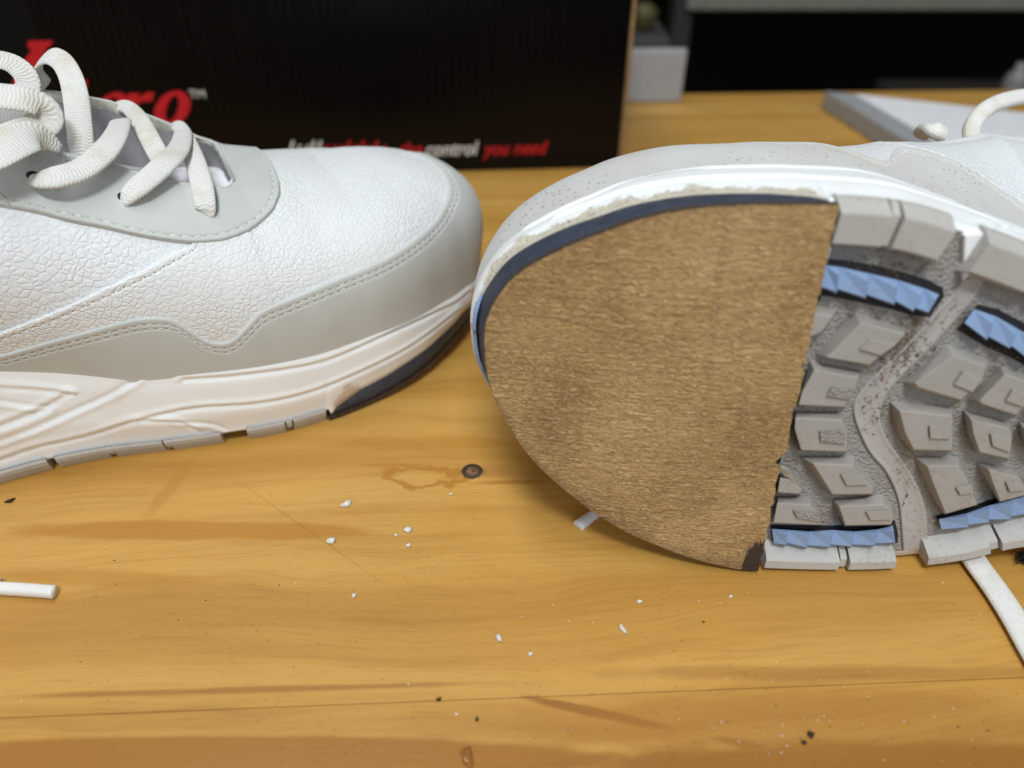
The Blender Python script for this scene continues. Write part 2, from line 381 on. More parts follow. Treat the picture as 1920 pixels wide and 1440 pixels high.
# ------------------------------------------------------------------ strips on the upper
def arc_rows(cols, top, dists, lower_frac, r_low=None):
    """rows of r for each column: first at absolute distances (mm) below the top edge, then down to r_low"""
    ns = 70; lo = np.zeros(len(cols)) if r_low is None else r_low
    R = lo[None]+(top-lo)[None]*np.linspace(0, 1, ns)[:, None]
    P = upper(cols[None, :]+np.zeros((ns, 1), int), R)
    L = np.vstack([np.zeros((1, len(cols))), np.cumsum(np.linalg.norm(np.diff(P, axis=0), axis=2), axis=0)])
    out = np.zeros((len(dists)+len(lower_frac), len(cols)))
    for j in range(len(cols)):
        T = L[-1, j]; dm = min(dists[-1], T*.8); sc = dm/dists[-1]
        ds = np.r_[np.asarray(dists)*sc, dm+(T-dm)*np.asarray(lower_frac)]
        out[:, j] = np.interp(T-ds, L[:, j], R[:, j])
    return out
EDGE = [0, 0, .12, .3, .6, 1.0, 1.3, 1.6, 1.9, 2.2, 2.5, 2.8, 3.1, 3.4, 3.7, 4.0, 4.3, 4.6, 5.0, 6.0]
def edge_profile(dists, th, stitch):
    d = np.asarray(dists); o = th*np.clip(np.sqrt(np.clip(1-(1-np.clip(d/.6, 0, 1))**2, 0, 1)), .25, 1)
    o[0] = -.4
    for s in stitch: o = o-.28*np.exp(-((d-s)/.32)**2)
    return o
LF = np.linspace(0, 1, 15)[1:]
def strip(cols, top, th, stitch, r_low=None):
    R = arc_rows(cols, top[cols], EDGE, LF, r_low); P = upper(cols[None, :]+np.zeros((len(R), 1), int), R); N = normals(P)
    off = np.r_[edge_profile(EDGE, th, stitch), np.full(len(LF), th)]
    return P, N, P+N*off[:, None, None]
def row_at(dist): return int(np.argmin(np.abs(np.asarray(EDGE[1:])-dist)))+1

def stitches(mb, C, N, pitch, ln, rad, lift=0.05):
    """capsule stitches along a 3-D line C with surface normals N"""
    L = np.r_[0, np.cumsum(np.linalg.norm(np.diff(C, axis=0), axis=1))]
    s = pitch*.5
    while s < L[-1]-pitch:
        ln2 = ln*random.uniform(.92, 1.05)
        q = [np.array([np.interp(s+ln2*t, L, C[:, i]) for i in range(3)]) for t in (0, .18, .5, .82, 1)]
        n = np.array([np.interp(s, L, N[:, i]) for i in range(3)]); n /= np.linalg.norm(n)+1e-9
        tg = q[4]-q[0]; tg /= np.linalg.norm(tg)+1e-9; b = np.cross(tg, n); b += .0
        V = []; F = []
        for i, (p, hr, lf) in enumerate(zip(q, (.35, .9, 1, .9, .35), (-rad*1.0, -.05, lift, -.05, -rad*1.0))):
            jig = b*random.uniform(-.03, .03)
            for a in range(6):
                an = a*math.pi/3; V.append(p+jig+n*(lf+rad*.8*hr*math.sin(an))+b*rad*hr*math.cos(an))
        for i in range(4):
            for a in range(6): F.append((i*6+a, i*6+(a+1) % 6, (i+1)*6+(a+1) % 6, (i+1)*6+a))
        F += [(5,4,3,2,1,0), tuple(24+a for a in range(6))]
        mb.add(V, F)
        if hasattr(mb, 'holes'):
            hp = np.array([np.interp(s+ln2+(pitch-ln2)*.5, L, C[:, i]) for i in range(3)]); hr = .26
            mb.holes.add([hp+n*.04+b*hr*math.cos(a)+tg*hr*1.2*math.sin(a) for a in np.linspace(0, 2*math.pi, 7)[:6]], [tuple(range(6))])
        s += pitch

# ------------------------------------------------------------------ tubes
def tube(path, width, thick, nref, n=None, seg=18, pw=2.6):
    P = catmull(path, n or max(24, int(len(path)*14)))
    nr = np.asarray(nref, float)
    if nr.ndim == 1: NR = np.repeat(nr[None], len(P), 0)
    else:
        tk = np.linspace(0, 1, len(nr)); tt = np.linspace(0, 1, len(P)); NR = np.stack([np.interp(tt, tk, nr[:, i]) for i in range(3)], 1)
    T = np.gradient(P, axis=0); T /= np.linalg.norm(T, axis=1)[:, None]
    NR = NR-T*np.sum(NR*T, 1)[:, None]; NR /= np.linalg.norm(NR, axis=1)[:, None]; B = np.cross(T, NR)
    a = np.linspace(0, 2*math.pi, seg, endpoint=False)
    ca, sa = np.cos(a), np.sin(a); cx = np.sign(ca)*np.abs(ca)**(2/pw); sx = np.sign(sa)*np.abs(sa)**(2/pw)
    w = np.asarray(width)*np.ones(len(P)); h = np.asarray(thick)*np.ones(len(P))
    Q = P[:, None]+B[:, None]*(cx[None]*w[:, None]/2)[..., None]+NR[:, None]*(sx[None]*h[:, None]/2)[..., None]
    return P, Q, a
def tube_obj(name, path, width, thick, nref, mat, parent, scale=MM, n=None, mirror=False):
    P, Q, a = tube(path, width, thick, nref, n)
    if mirror: Q = Q*np.array([1, -1, 1])
    L = np.r_[0, np.cumsum(np.linalg.norm(np.diff(P, axis=0), axis=1))]
    r, c = Q.shape[:2]; V = Q.reshape(-1, 3)*scale
    F = [(i*c+j, i*c+(j+1) % c, (i+1)*c+(j+1) % c, (i+1)*c+j) for i in range(r-1) for j in range(c)]
    UV = [((j/c, L[i]), ((j+1)/c, L[i]), ((j+1)/c, L[i+1]), (j/c, L[i+1])) for i in range(r-1) for j in range(c)]
    F += [tuple(range(c-1, -1, -1)), tuple((r-1)*c+j for j in range(c))]; UV += [((0, 0),)*c]*2
    me = bpy.data.meshes.new(name); me.from_pydata(V.tolist(), [], F)
    uvl = me.uv_layers.new(name='UVMap'); uvl.data.foreach_set('uv', np.concatenate([np.array(u).ravel() for u in UV]))
    me.update(); return link(name, me, mat, parent)

# ------------------------------------------------------------------ midsole groove lines, traced on the left shoe's wall
WZ = np.linspace(0, 1, 40)
def wall(ci, f):
    """midsole outer wall, f 0 (bottom) .. 1 (lip)"""
    z = ZLOW[ci]+(ZS[ci]-ZLOW[ci])*f
    ib = np.where(FRONT[ci], np.minimum(IB[ci], 1.2), IB[ci])
    ins = ib*(1-sstep(0, .4, f))+0.5*sstep(.75, 1, f)+LATIN[ci]*z*.15
    return np.concatenate([RIM[ci]-NRM[ci]*ins[..., None], z[..., None]], -1)
gW = Grid(wall(COLS[None]+np.zeros((40, 1), int), WZ[:, None]+np.zeros((1, len(COLS)))))
GROOVES = [([(345,713),(440,706),(547,692),(613,677),(680,650),(760,612),(847,573),(880,548)], .55, .7, 1),
           ([(0,863),(67,840),(167,817),(267,787),(367,766),(480,758),(580,737),(680,697),(763,655),(820,615),(860,583)], .6, .8, 1),
           ([(0,828),(67,803),(133,773),(200,743),(238,722),(256,712)], .6, .7, -1),
           ([(0,728),(60,731),(132,738)], .5, .6, 1), ([(132,738),(70,770),(0,798)], .5, .6, 1), ([(0,752),(50,759),(92,764),(50,785),(0,803)], .4, .6, -1),
           ([(267,791),(333,793),(370,806),(378,822)], .45, .6, 1), ([(333,790),(400,796),(434,810)], .45, .6, -1)]
GTR = []
for px, dep, wid, sgn in GROOVES:
    q = []
    for u, v in catmull(px, 40):
        a, b, p = gW.hit(*ray_left(u, v)); q.append((SEG[min(int(b*2), NP-1)], p[2]))
    GTR.append((np.array(q), dep, wid, sgn))
def groove_depth(S, Z):
    D = np.zeros_like(S)
    for q, dep, wid, sgn in GTR:
        m = (S > q[:, 0].min()-6) & (S < q[:, 0].max()+6)
        s, z = S[m], Z[m]; dist = np.full(len(s), 99.0); side = np.zeros(len(s))
        for a, b in zip(q[:-1], q[1:]):
            e = b-a; l2 = e@e+1e-9; t = np.clip(((s-a[0])*e[0]+(z-a[1])*e[1])/l2, 0, 1)
            dx, dz = s-a[0]-t*e[0], z-a[1]-t*e[1]; dd = np.hypot(dx, dz); up = dd < dist
            dist = np.where(up, dd, dist); side = np.where(up, np.sign(dz)*dd, side)
        v = -dep*np.exp(-(dist/wid)**2)+.38*np.exp(-((side*sgn-1.5)/.9)**2)*(dist < 5)
        D[m] += v
    return D

def flip_y(P): return P*np.array([1, -1, 1])

def build_shoe(root, mirror, dusty):
    fx = (lambda P: P*np.array([1, -1, 1])) if mirror else (lambda P: P)
    nub = M['nubuck_dusty'] if dusty else M['nubuck']
    global FLARE, TIPB; FLARE = 1.0 if dusty else 0.0; TIPB = 1.2 if dusty else 5.0; _E.clear()
    # --- quarter: white base panel, medial and lateral
    c_all = COLS
    rq = np.where(MED, QTOP_M, QTOP_L)
    mb = MB()
    for side in (True, False):
        cols = c_all[(MED[c_all] == side) & (X[c_all] < 26)]
        n = 34; R = np.linspace(0, 1, n)[:, None]*rq[cols][None]
        mb.grid(fx(upper(cols[None]+np.zeros((n, 1), int), R)), flip=mirror)
    mb.build('quarter', M['quarter'], root, scale=MM, merge=.00002)
    # --- vamp with a raised folded edge along the quarter seam
    cols = c_all[X[c_all] > xq0-10]; cols = np.sort(cols)
    P, N, Q = strip(cols, VAMP, .9, (2.0,)); 
    fade = sstep(xq1+16, xq1+4, X[cols])                     # no edge lip where the vamp runs on over the toe
    Q = np.where((fade > .01)[None, :, None], Q, P+N*.7)
    mb = MB(); mb.grid(fx(Q), flip=mirror); mb.build('vamp', M['vamp'], root, scale=MM, merge=.00002)
    st = MB(); st.holes = MB(); sel = (X[cols] < xq1+8) & MED[cols]; r0 = row_at(1.9)
    stitches(st, fx(Q[r0][sel]), fx(N[r0][sel]), 2.9, 2.1, .34)
    # --- mud guard all round the front
    cols = np.sort(c_all[X[c_all] > -150])
    P, N, Q = strip(cols, GUARD*(1+.32*sstep(24, 0, X)) if dusty else GUARD, 1.5, (2.2, 3.7))
    mb = MB(); mb.grid(fx(Q), flip=mirror); mb.build('mudguard', nub, root, scale=MM)
    for d in (2.2, 3.7):
        r0 = row_at(d); stitches(st, fx(Q[r0]), fx(N[r0]), 2.6, 1.8, .33)
    # --- eyestay around the throat
    n = 240; E = eyestay_rows()
    mb = MB(); mb.grid(fx(E['Q']), flip=not mirror); mb.build('eyestay', nub, root, scale=MM)
    stitches(st, fx(E['Q'][E['so']]), fx(E['N'][E['so']]), 3.2, 2.3, .36)
    m = E['mid_half']; stitches(st, fx(E['Q'][E['si']][m]), fx(E['N'][E['si']][m]), 3.2, 2.3, .34)
    mb = MB(); mb.grid(fx(E['lip'])); mb.build('eyestay_edge', M['cutedge'], root, scale=MM)
    mb = MB(); mb.grid(fx(E['wall'])); mb.build('lining', M['lining'], root, scale=MM)
    st.build('stitching', M['thread'], root, scale=MM, kind='stuff'); st.holes.build('needle_holes', M['hole'], root, scale=MM, smooth=False, kind='stuff')
    # --- tongue
    xs = np.linspace(16, -105, 40); rows = []
    for x in xs:
        t = np.linspace(-1, 1, 17); h = Hs(x)-7-4*sstep(20, -10, x); rows.append(np.stack([x+0*t, 48+t*np.interp(x, [-105,-60,-20,16], [17,18,24,27]), h-9*np.abs(t)**2.2], 1))
    mb = MB(); mb.grid(fx(np.array(rows)), flip=mirror); mb.build('tongue', M['tongue'], root, scale=MM)
    # --- padded collar and heel
    cc = c_all[X[c_all] < -60]; cc = np.r_[cc[cc > NP//2], cc[cc < NP//2]]
    Pm = upper(cc, np.minimum(rq[cc], 1)); ring = Pm+np.array([0, 0, 1.5])
    mb = MB(); _, Qt, _ = tube(ring[::8], 8, 8, (0, 0, 1), n=150, seg=14, pw=2); mb.grid(np.concatenate([fx(Qt), fx(Qt)[:, :1]], 1)); mb.build('collar', M['lining'], root, scale=MM)
    # --- midsole
    f = np.r_[np.linspace(0, 1, 44)]; cols = np.r_[COLS, COLS[:1]]
    P = wall(cols[None]+np.zeros((len(f), 1), int), f[:, None]+np.zeros((1, len(cols))))
    S = SEG[cols][None]+np.zeros((len(f), 1)); D = groove_depth(S, P[..., 2])
    fadeend = sstep(0, .06, f)*sstep(1, .95, f)
    P[..., :2] += NRM[cols][None]*(D*fadeend[:, None])[..., None]
    top = []
    for ins, dz in ((.75, .35), (1.2, .5), (1.8, .35), (3.0, -1.2)):
        top.append(np.concatenate([RIM[cols]-NRM[cols]*(ins+LATIN[cols]*ZS[cols]*.15)[:, None], (ZS[cols]+dz)[:, None]], 1))
    bot = [np.concatenate([RIM[cols]-NRM[cols]*(IB[cols]+k)[:, None], (ZLOW[cols]+.02*k)[:, None]], 1) for k in (16, 4)]
    P = np.concatenate([np.array(bot), P, np.array(top)], 0)
    mb = MB(); mb.grid(fx(P), flip=mirror); o = mb.build('midsole', M['foam'], root, scale=MM)
    h = (P[..., 2]-ZLOW[cols][None]); fr = sstep(19, 24, X[cols])[None]
    raw = fr*np.clip(1-h/((5.2+1.8*np.sin(X[cols]*.31)+1.6*np.sin(X[cols]*.83+1))[None] if dusty else 2.2), 0, 1)*np.where(MED[cols], 1, .6)[None]
    dirt = np.clip(1.15-np.hypot((X[cols]-27)/11, 0)[None]-np.abs(h-2)/9, 0, 1)*(0.45 if dusty else 1.0)
    for nm, A in (('raw', raw), ('dirt', dirt)):
        at = o.data.attributes.new(nm, 'FLOAT', 'POINT'); at.data.foreach_set('value', A.ravel().astype(np.float32))
    # --- navy wedge and leather half sole
    cf = np.sort(c_all[X[c_all] >= 20.6]); rows = []
    def inset(ci, ins, z, s=.15): return np.concatenate([RIM[ci]-NRM[ci]*(ins+LATIN[ci]*z*s)[:, None], z[:, None]], 1)
    RK = rocker(X[cf])
    for a in (0.0, .06, .5, .94, 1.0): 
        z = RK+2+NV[cf]*a; i0 = IB[cf]+.15; i1 = np.minimum(IB[cf], 1.2)+.25
        bul = .35 if a in (0.0, 1.0) else 0
        rows.append(inset(cf, i0+(i1-i0)*a+bul, z))
    rows.append(inset(cf, IB[cf]+12, RK+2+NV[cf]))
    mb = MB(); mb.grid(fx(np.array(rows)), flip=mirror)
    # cut end of the wedge
    mb.build('navy_wedge', M['navy'], root, scale=MM)
    # light-blue sliver of old outsole left at the toe tip
    ct = cf[(Y[cf] > 46) & (Y[cf] < 75) & (X[cf] > 80)]; q = sstep(46, 60, Y[ct])*sstep(76, 70, Y[ct])
    rk = rocker(X[ct]); zt = rk+2+NV[ct]
    r3 = [inset(ct, 1.6+0*q, zt-1.6*q), inset(ct, 1.05-.3*q, zt-1.2*q), inset(ct, 1.05-.35*q, zt+.6*q), inset(ct, 1.6+0*q, zt+1.0*q)]
    mb = MB(); mb.grid(fx(np.array(r3)), flip=mirror); mb.build('toe_rubber_strip', M['blue'], root, scale=MM)
    # leather sheet: dense grid between lateral and medial edge, curved with the rocker
    med = cf[MED[cf]]; lat = cf[~MED[cf]]
    pm = RIM[med]-NRM[med]*IB[med][:, None]; pl = RIM[lat]-NRM[lat]*IB[lat][:, None]
    ring = np.vstack([pm, pl]); xm = ring[:, 0].max(); it = int(np.argmax(ring[:, 0]))
    A, B = ring[:it+1], ring[it:][::-1]
    nx, ny = 220, 200; t = np.sin(np.linspace(0, math.pi/2, nx)); xs = 20.3+(xm-20.3)*t
    ya = np.interp(xs, A[:, 0], A[:, 1]); yb = np.interp(xs, B[:, 0], B[:, 1])
    k = np.linspace(0, 1, ny)[:, None]; GY = yb+(ya-yb)*k; GX = xs[None]+0*k
    jag = np.interp(np.linspace(0, 1, ny), np.linspace(0, 1, 60), RNG.normal(0, .30, 60))[:, None]+np.interp(np.linspace(0, 1, ny), [0, .3, .345, .36, .40, 1], [0, 0, .2, -1.3, .3, 0])[:, None]*-1
    GX = GX+jag*np.clip(1-(GX-20.3)/4, 0, 1)
    GZ = rocker(GX)+RNG.normal(0, .025, GX.shape)
    Pf = np.stack([GX, GY, GZ], -1)
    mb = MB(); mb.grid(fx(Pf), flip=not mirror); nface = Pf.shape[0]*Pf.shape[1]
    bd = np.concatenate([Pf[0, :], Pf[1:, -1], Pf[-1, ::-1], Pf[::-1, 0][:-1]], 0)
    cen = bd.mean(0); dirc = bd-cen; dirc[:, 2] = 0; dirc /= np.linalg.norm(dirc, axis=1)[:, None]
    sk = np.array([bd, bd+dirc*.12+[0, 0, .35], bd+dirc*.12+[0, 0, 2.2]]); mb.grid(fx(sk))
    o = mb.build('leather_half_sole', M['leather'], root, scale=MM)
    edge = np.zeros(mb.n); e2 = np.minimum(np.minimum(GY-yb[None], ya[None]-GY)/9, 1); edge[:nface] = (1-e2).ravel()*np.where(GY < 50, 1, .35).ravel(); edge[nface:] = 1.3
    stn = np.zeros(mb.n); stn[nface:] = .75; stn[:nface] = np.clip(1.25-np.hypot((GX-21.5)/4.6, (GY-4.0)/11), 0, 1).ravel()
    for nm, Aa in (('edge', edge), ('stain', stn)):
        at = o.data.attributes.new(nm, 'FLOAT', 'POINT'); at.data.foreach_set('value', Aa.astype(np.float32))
    # --- grey outsole rim, segment by segment
    def rim_piece(lo, hi, med, deep=0.0):
        cols = np.sort(c_all[(MED[c_all] == med) & (X[c_all] > lo) & (X[c_all] < hi)])
        if len(cols) < 3: return None
        if med: prof = [(1.0, 6.2), (.7, 5.2), (1.1, 3.6), (2.9, .15+deep), (3.3, 0+deep), (9.6, .3+deep), (10.0, .7+deep), (11.6, 6.2)]
        else: prof = [(.9, 6.2), (.5, 4.6), (1.6, .2+deep), (2.0, 0+deep), (4.4, 0+deep), (4.8, .3+deep), (7.4, 6.2)]
        G = np.array([inset(cols, a+0*cols, z+0.0*cols, .15 if not med else 0) for a, z in prof]); m2 = MB(); m2.grid(fx(G), flip=not mirror)
        for e in (0, -1): m2.add(fx(G[:, e]), [tuple(range(len(prof)))])
        return m2.build('outsole_rim', M['outsole'], root, scale=MM, smooth=False)
    msegs = [(8.1, 19.6), (-6.3, 6.1), (-28.4, -13.2), (-44.3, -30.1), (-60, -45.9), (-80, -62), (-110, -83), (-150, -113), (-202, -153)]
    lsegs = [(-1.6, 19.0), (-17.2, -3.6), (-41.4, -25), (-62, -43.4), (-90, -65), (-130, -93), (-202, -133)]
    for a, b in msegs: rim_piece(a, b, True)
    for a, b in lsegs: rim_piece(a, b, False)
    for a, b, m in [(5.9, 8.4, True), (-3.9, -1.3, False), (-30.4, -28.1, True), (-43.7, -41.1, False), (-46.2, -44.0, True)]:
        g = rim_piece(a, b, m, 1.1)
        if g: g.name = 'rim_notch'
    # --- textured web between the lugs
    cb = c_all[X[c_all] < 20.0]; cb = np.r_[cb[cb > TIP], cb[cb < TIP]]
    ringb = np.concatenate([RIM[cb]-NRM[cb]*3.2, np.full((len(cb), 1), 4.9)], 1)[::6]
    mb = MB(); up = ringb+[0, 0, 2.5]; mb.prism(fx(ringb), fx(up)); mb.build('sole_web', M['web'], root, scale=MM, smooth=False)

# ------------------------------------------------------------------ throat, eyestay
def r_for_y(x, y, med):
    c = int(np.argmin(np.abs(np.where(MED == med, X, 1e9)-x))); rs = np.linspace(0, 1, 200); P = upper(np.full(200, c), rs)
    return rs[int(np.argmin(np.abs(P[:, 1]-y)))]
INNER_PX = [(83,282),(133,295),(200,310),(250,327),(300,340),(353,350),(417,358),(438,350)]
it_ = trace_upper(catmull(INNER_PX, 40))
OUTER_PX = [(0,388),(67,400),(133,417),(200,430),(267,445),(333,455),(383,457),(433,450),(477,430),(510,400),(525,367),(520,335),(503,303),(480,284)]
ot_ = trace_upper(catmull(OUTER_PX, 70))
def to_xrho(t): c = t[:, 0].astype(int); return np.stack([X[c], np.where(MED[c], 1, -1)*(1-t[:, 1])], 1)
ix, ox = to_xrho(it_), to_xrho(ot_)
print('inner x,rho', np.round(ix[::8], 2).tolist()); print('outer', np.round(ox[::8], 2).tolist())
def rho_l(x): return -(1-r_for_y(x, np.interp(x, [-100, -25, 10, 16], [27, 29, 31, 36]), False))
ifront = ix[-1]
inner_m = np.vstack([[(-100, ix[0, 1]+.10), (-70, ix[0, 1]+.06)], ix[ix[:, 0] > -60]])
inner_l = np.array([(x, rho_l(x)) for x in (12.5, 9, 0, -10, -22, -40, -70, -100)])
inner_f = np.array([(ifront[0]+.8, ifront[1]*.4-.05), (15.0, (rho_l(14)+ifront[1])*.5-.08)])
INN_M, INN_L = inner_m, np.vstack([inner_f, inner_l])
kf = int(np.argmax(ox[:, 0]))
OUT_M = np.vstack([[(-100, ox[0, 1]+.05), (-75, ox[0, 1]+.02)], ox[:kf+1]])
lat = ox[ox[:, 1] > .3][::-1]*[1, -1]
OUT_L = np.vstack([ox[kf:][ox[kf:, 1] > -.25], lat[lat[:, 1] < -.42][::1], [(-75, -ox[0, 1]-.02), (-100, -ox[0, 1]-.05)]])
QTOP_M = np.ones(NP); QTOP_L = np.ones(NP)
xx = np.where(X > 14.5, 14.5, X)
QTOP_M = 1-np.interp(xx, inner_m[:, 0], inner_m[:, 1])-.02; QTOP_M = np.where(X > 17, 1.0, QTOP_M)
QTOP_L = 1+np.interp(xx, inner_l[::-1, 0], inner_l[::-1, 1])-.02; QTOP_L = np.where(X > 17, 1.0, QTOP_L)
heel = sstep(-85, -110, X); QTOP_M = QTOP_M*(1-heel)+.62*heel; QTOP_L = QTOP_L*(1-heel)+.62*heel
medc = np.where(MED)[0]; latc = np.where(~MED)[0]
def s_xrho(Q):
    """Q (...,2) of x, rho -> 3-D"""
    x, rho = Q[..., 0], Q[..., 1]
    cm = medc[np.clip(np.searchsorted(X[medc], x), 0, len(medc)-1)]
    lx = X[latc][::-1]; cl = latc[::-1][np.clip(np.searchsorted(lx, x), 0, len(latc)-1)]
    return upper(np.where(rho >= 0, cm, cl), 1-np.abs(rho))
_E = {}
def eyestay_rows():
    if _E: return _E
    n1 = 150
    o_c = np.vstack([catmull(OUT_M, n1), catmull(OUT_L, n1)[1:]]); i_c = np.vstack([catmull(INN_M, n1), catmull(INN_L, n1)[1:]])
    # smooth correspondence rows
    fr = np.linspace(0, 1, 60)[:, None, None]; Gq = o_c[None]+(i_c-o_c)[None]*fr
    P = s_xrho(Gq); L = np.r_[np.zeros((1, P.shape[1])), np.cumsum(np.linalg.norm(np.diff(P, axis=0), axis=2), axis=0)]
    de = [0, 0, .12, .3, .6, 1.0, 1.4, 1.8, 2.1, 2.4, 2.8, 3.2, 4.0]; di = [3.2, 2.6, 2.2, 1.9, 1.6, 1.2, .7, .35, .12, 0]
    rows = []
    for d in de: rows.append(np.minimum(d, L[-1]*.45))
    for f in (.12, .25, .4, .55, .7, .85): rows.append(4.0+(L[-1]-7.2)*f)
    for d in di: rows.append(L[-1]-np.minimum(d, L[-1]*.45))
    D = np.array(rows); F = np.zeros_like(D)
    for j in range(D.shape[1]): F[:, j] = np.interp(D[:, j], L[:, j], np.linspace(0, 1, 60))
    Gq = o_c[None]+(i_c-o_c)[None]*F[..., None]; P = s_xrho(Gq)
    N = normals(P); N = np.where(N[..., 2:3] < 0, -N, N)
    kk = np.hanning(15); kk /= kk.sum()
    for it in range(3): N[:, :, it] = np.apply_along_axis(lambda a: np.convolve(np.pad(a, 7, mode='edge'), kk, 'valid'), 1, N[:, :, it])
    N /= np.linalg.norm(N, axis=2, keepdims=True)
    de_, di_ = np.array(de), np.array(di); th = 1.7
    oe = th*np.clip(np.sqrt(np.clip(1-(1-np.clip(de_/.6, 0, 1))**2, 0, 1)), .2, 1); oe[0] = -.5; oe -= .3*np.exp(-((de_-2.1)/.33)**2)
    oi = th*np.clip(np.sqrt(np.clip(1-(1-np.clip(di_/.5, 0, 1))**2, 0, 1)), .6, 1); oi -= .3*np.exp(-((di_-1.9)/.33)**2)
    off = np.r_[oe, np.full(6, th), oi]
    Q = P+N*off[:, None, None]
    e = Q[-1]; en = N[-1]; ins = P[-1]-P[-4]; ins /= np.linalg.norm(ins, axis=1)[:, None]+1e-9
    half = np.arange(e.shape[0]); latw = sstep(n1*.98, n1*1.15, half)[:, None]
    th2 = 1.2+1.6*latw
    lip = np.array([e, e+ins*.25-en*th2*.25, e+ins*.25-en*th2*.8, e-en*th2])
    dwn = np.array([0, 0, -1.0]); w1 = e-en*th2*.95
    wall_ = np.array([w1, w1+dwn*4-ins*1.5, w1+dwn*9-ins*2.0, w1+dwn*16-ins*1.0, w1+dwn*26+ins*3])
    mid = np.zeros(e.shape[0], bool); mid[:n1-6] = True
    _E.update(Q=Q, N=N, lip=lip, wall=wall_, so=8, si=len(off)-1-6, mid_half=mid, edge=e, outer=P[0]); return _E

SHOE_L = empty('running_shoe', (W0[0]*MM, W0[1]*MM, 0), PSI)
tag(SHOE_L, 'white leather running shoe standing upright with grey panels and loosely threaded laces', 'shoe', 'pair of running shoes')
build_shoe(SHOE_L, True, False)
SHOE_R = bpy.data.objects.new('running_shoe', None); COL.objects.link(SHOE_R); SHOE_R.empty_display_size = .02
Mx = Matrix.Identity(4)
for i in range(3):
    for j in range(3): Mx[i][j] = R2[j, i]
    Mx[i][3] = P0[i]
SHOE_R.matrix_world = Mx
tag(SHOE_R, 'white running shoe lying on its side with brown leather half sole facing the viewer', 'shoe', 'pair of running shoes')
build_shoe(SHOE_R, False, True)
#@PART2
# ------------------------------------------------------------------ sole tread of the right shoe (outlines traced on the sole sheet)
def sp(px, z): return np.array([sole_xy(u, v, z) for u, v in px])
def inward(P, d):
    c = P.mean(0); q = P-c; l = np.linalg.norm(q[:, :2], axis=1)[:, None]; r = P-q/l*d; r[:, 2] = P[:, 2]; return r
def lug(base, top, tab=None, rough_tab=False, ztop=.3):
    B = sp(base, 5.0); T = sp(top, ztop)
    if len(base) != len(top):                        # rebuild the base ring by nearest matching
        Bq = []
        for t in T: Bq.append(B[int(np.argmin(np.linalg.norm(B[:, :2]-t[:2], axis=1)))])
        B = np.array(Bq)+RNG.normal(0, .001, (len(T), 3))
    B[:, 2] = 5.3
    mb = MB(); mb.prism(T, B)
    o = mb.build('tread_lug', M['lug'], SHOE_R, scale=MM, smooth=False, bevel=.00030, recalc=True)
    if tab:
        t1 = sp(tab, ztop-.75); t0 = sp(tab, ztop); t0[:, 2] += .25; m2 = MB(); m2.prism(inward(t1, .12), t0)
        m2.build('lug_tab', M['web'] if rough_tab else M['lug'], o, scale=MM, smooth=False, bevel=.00012, recalc=True)
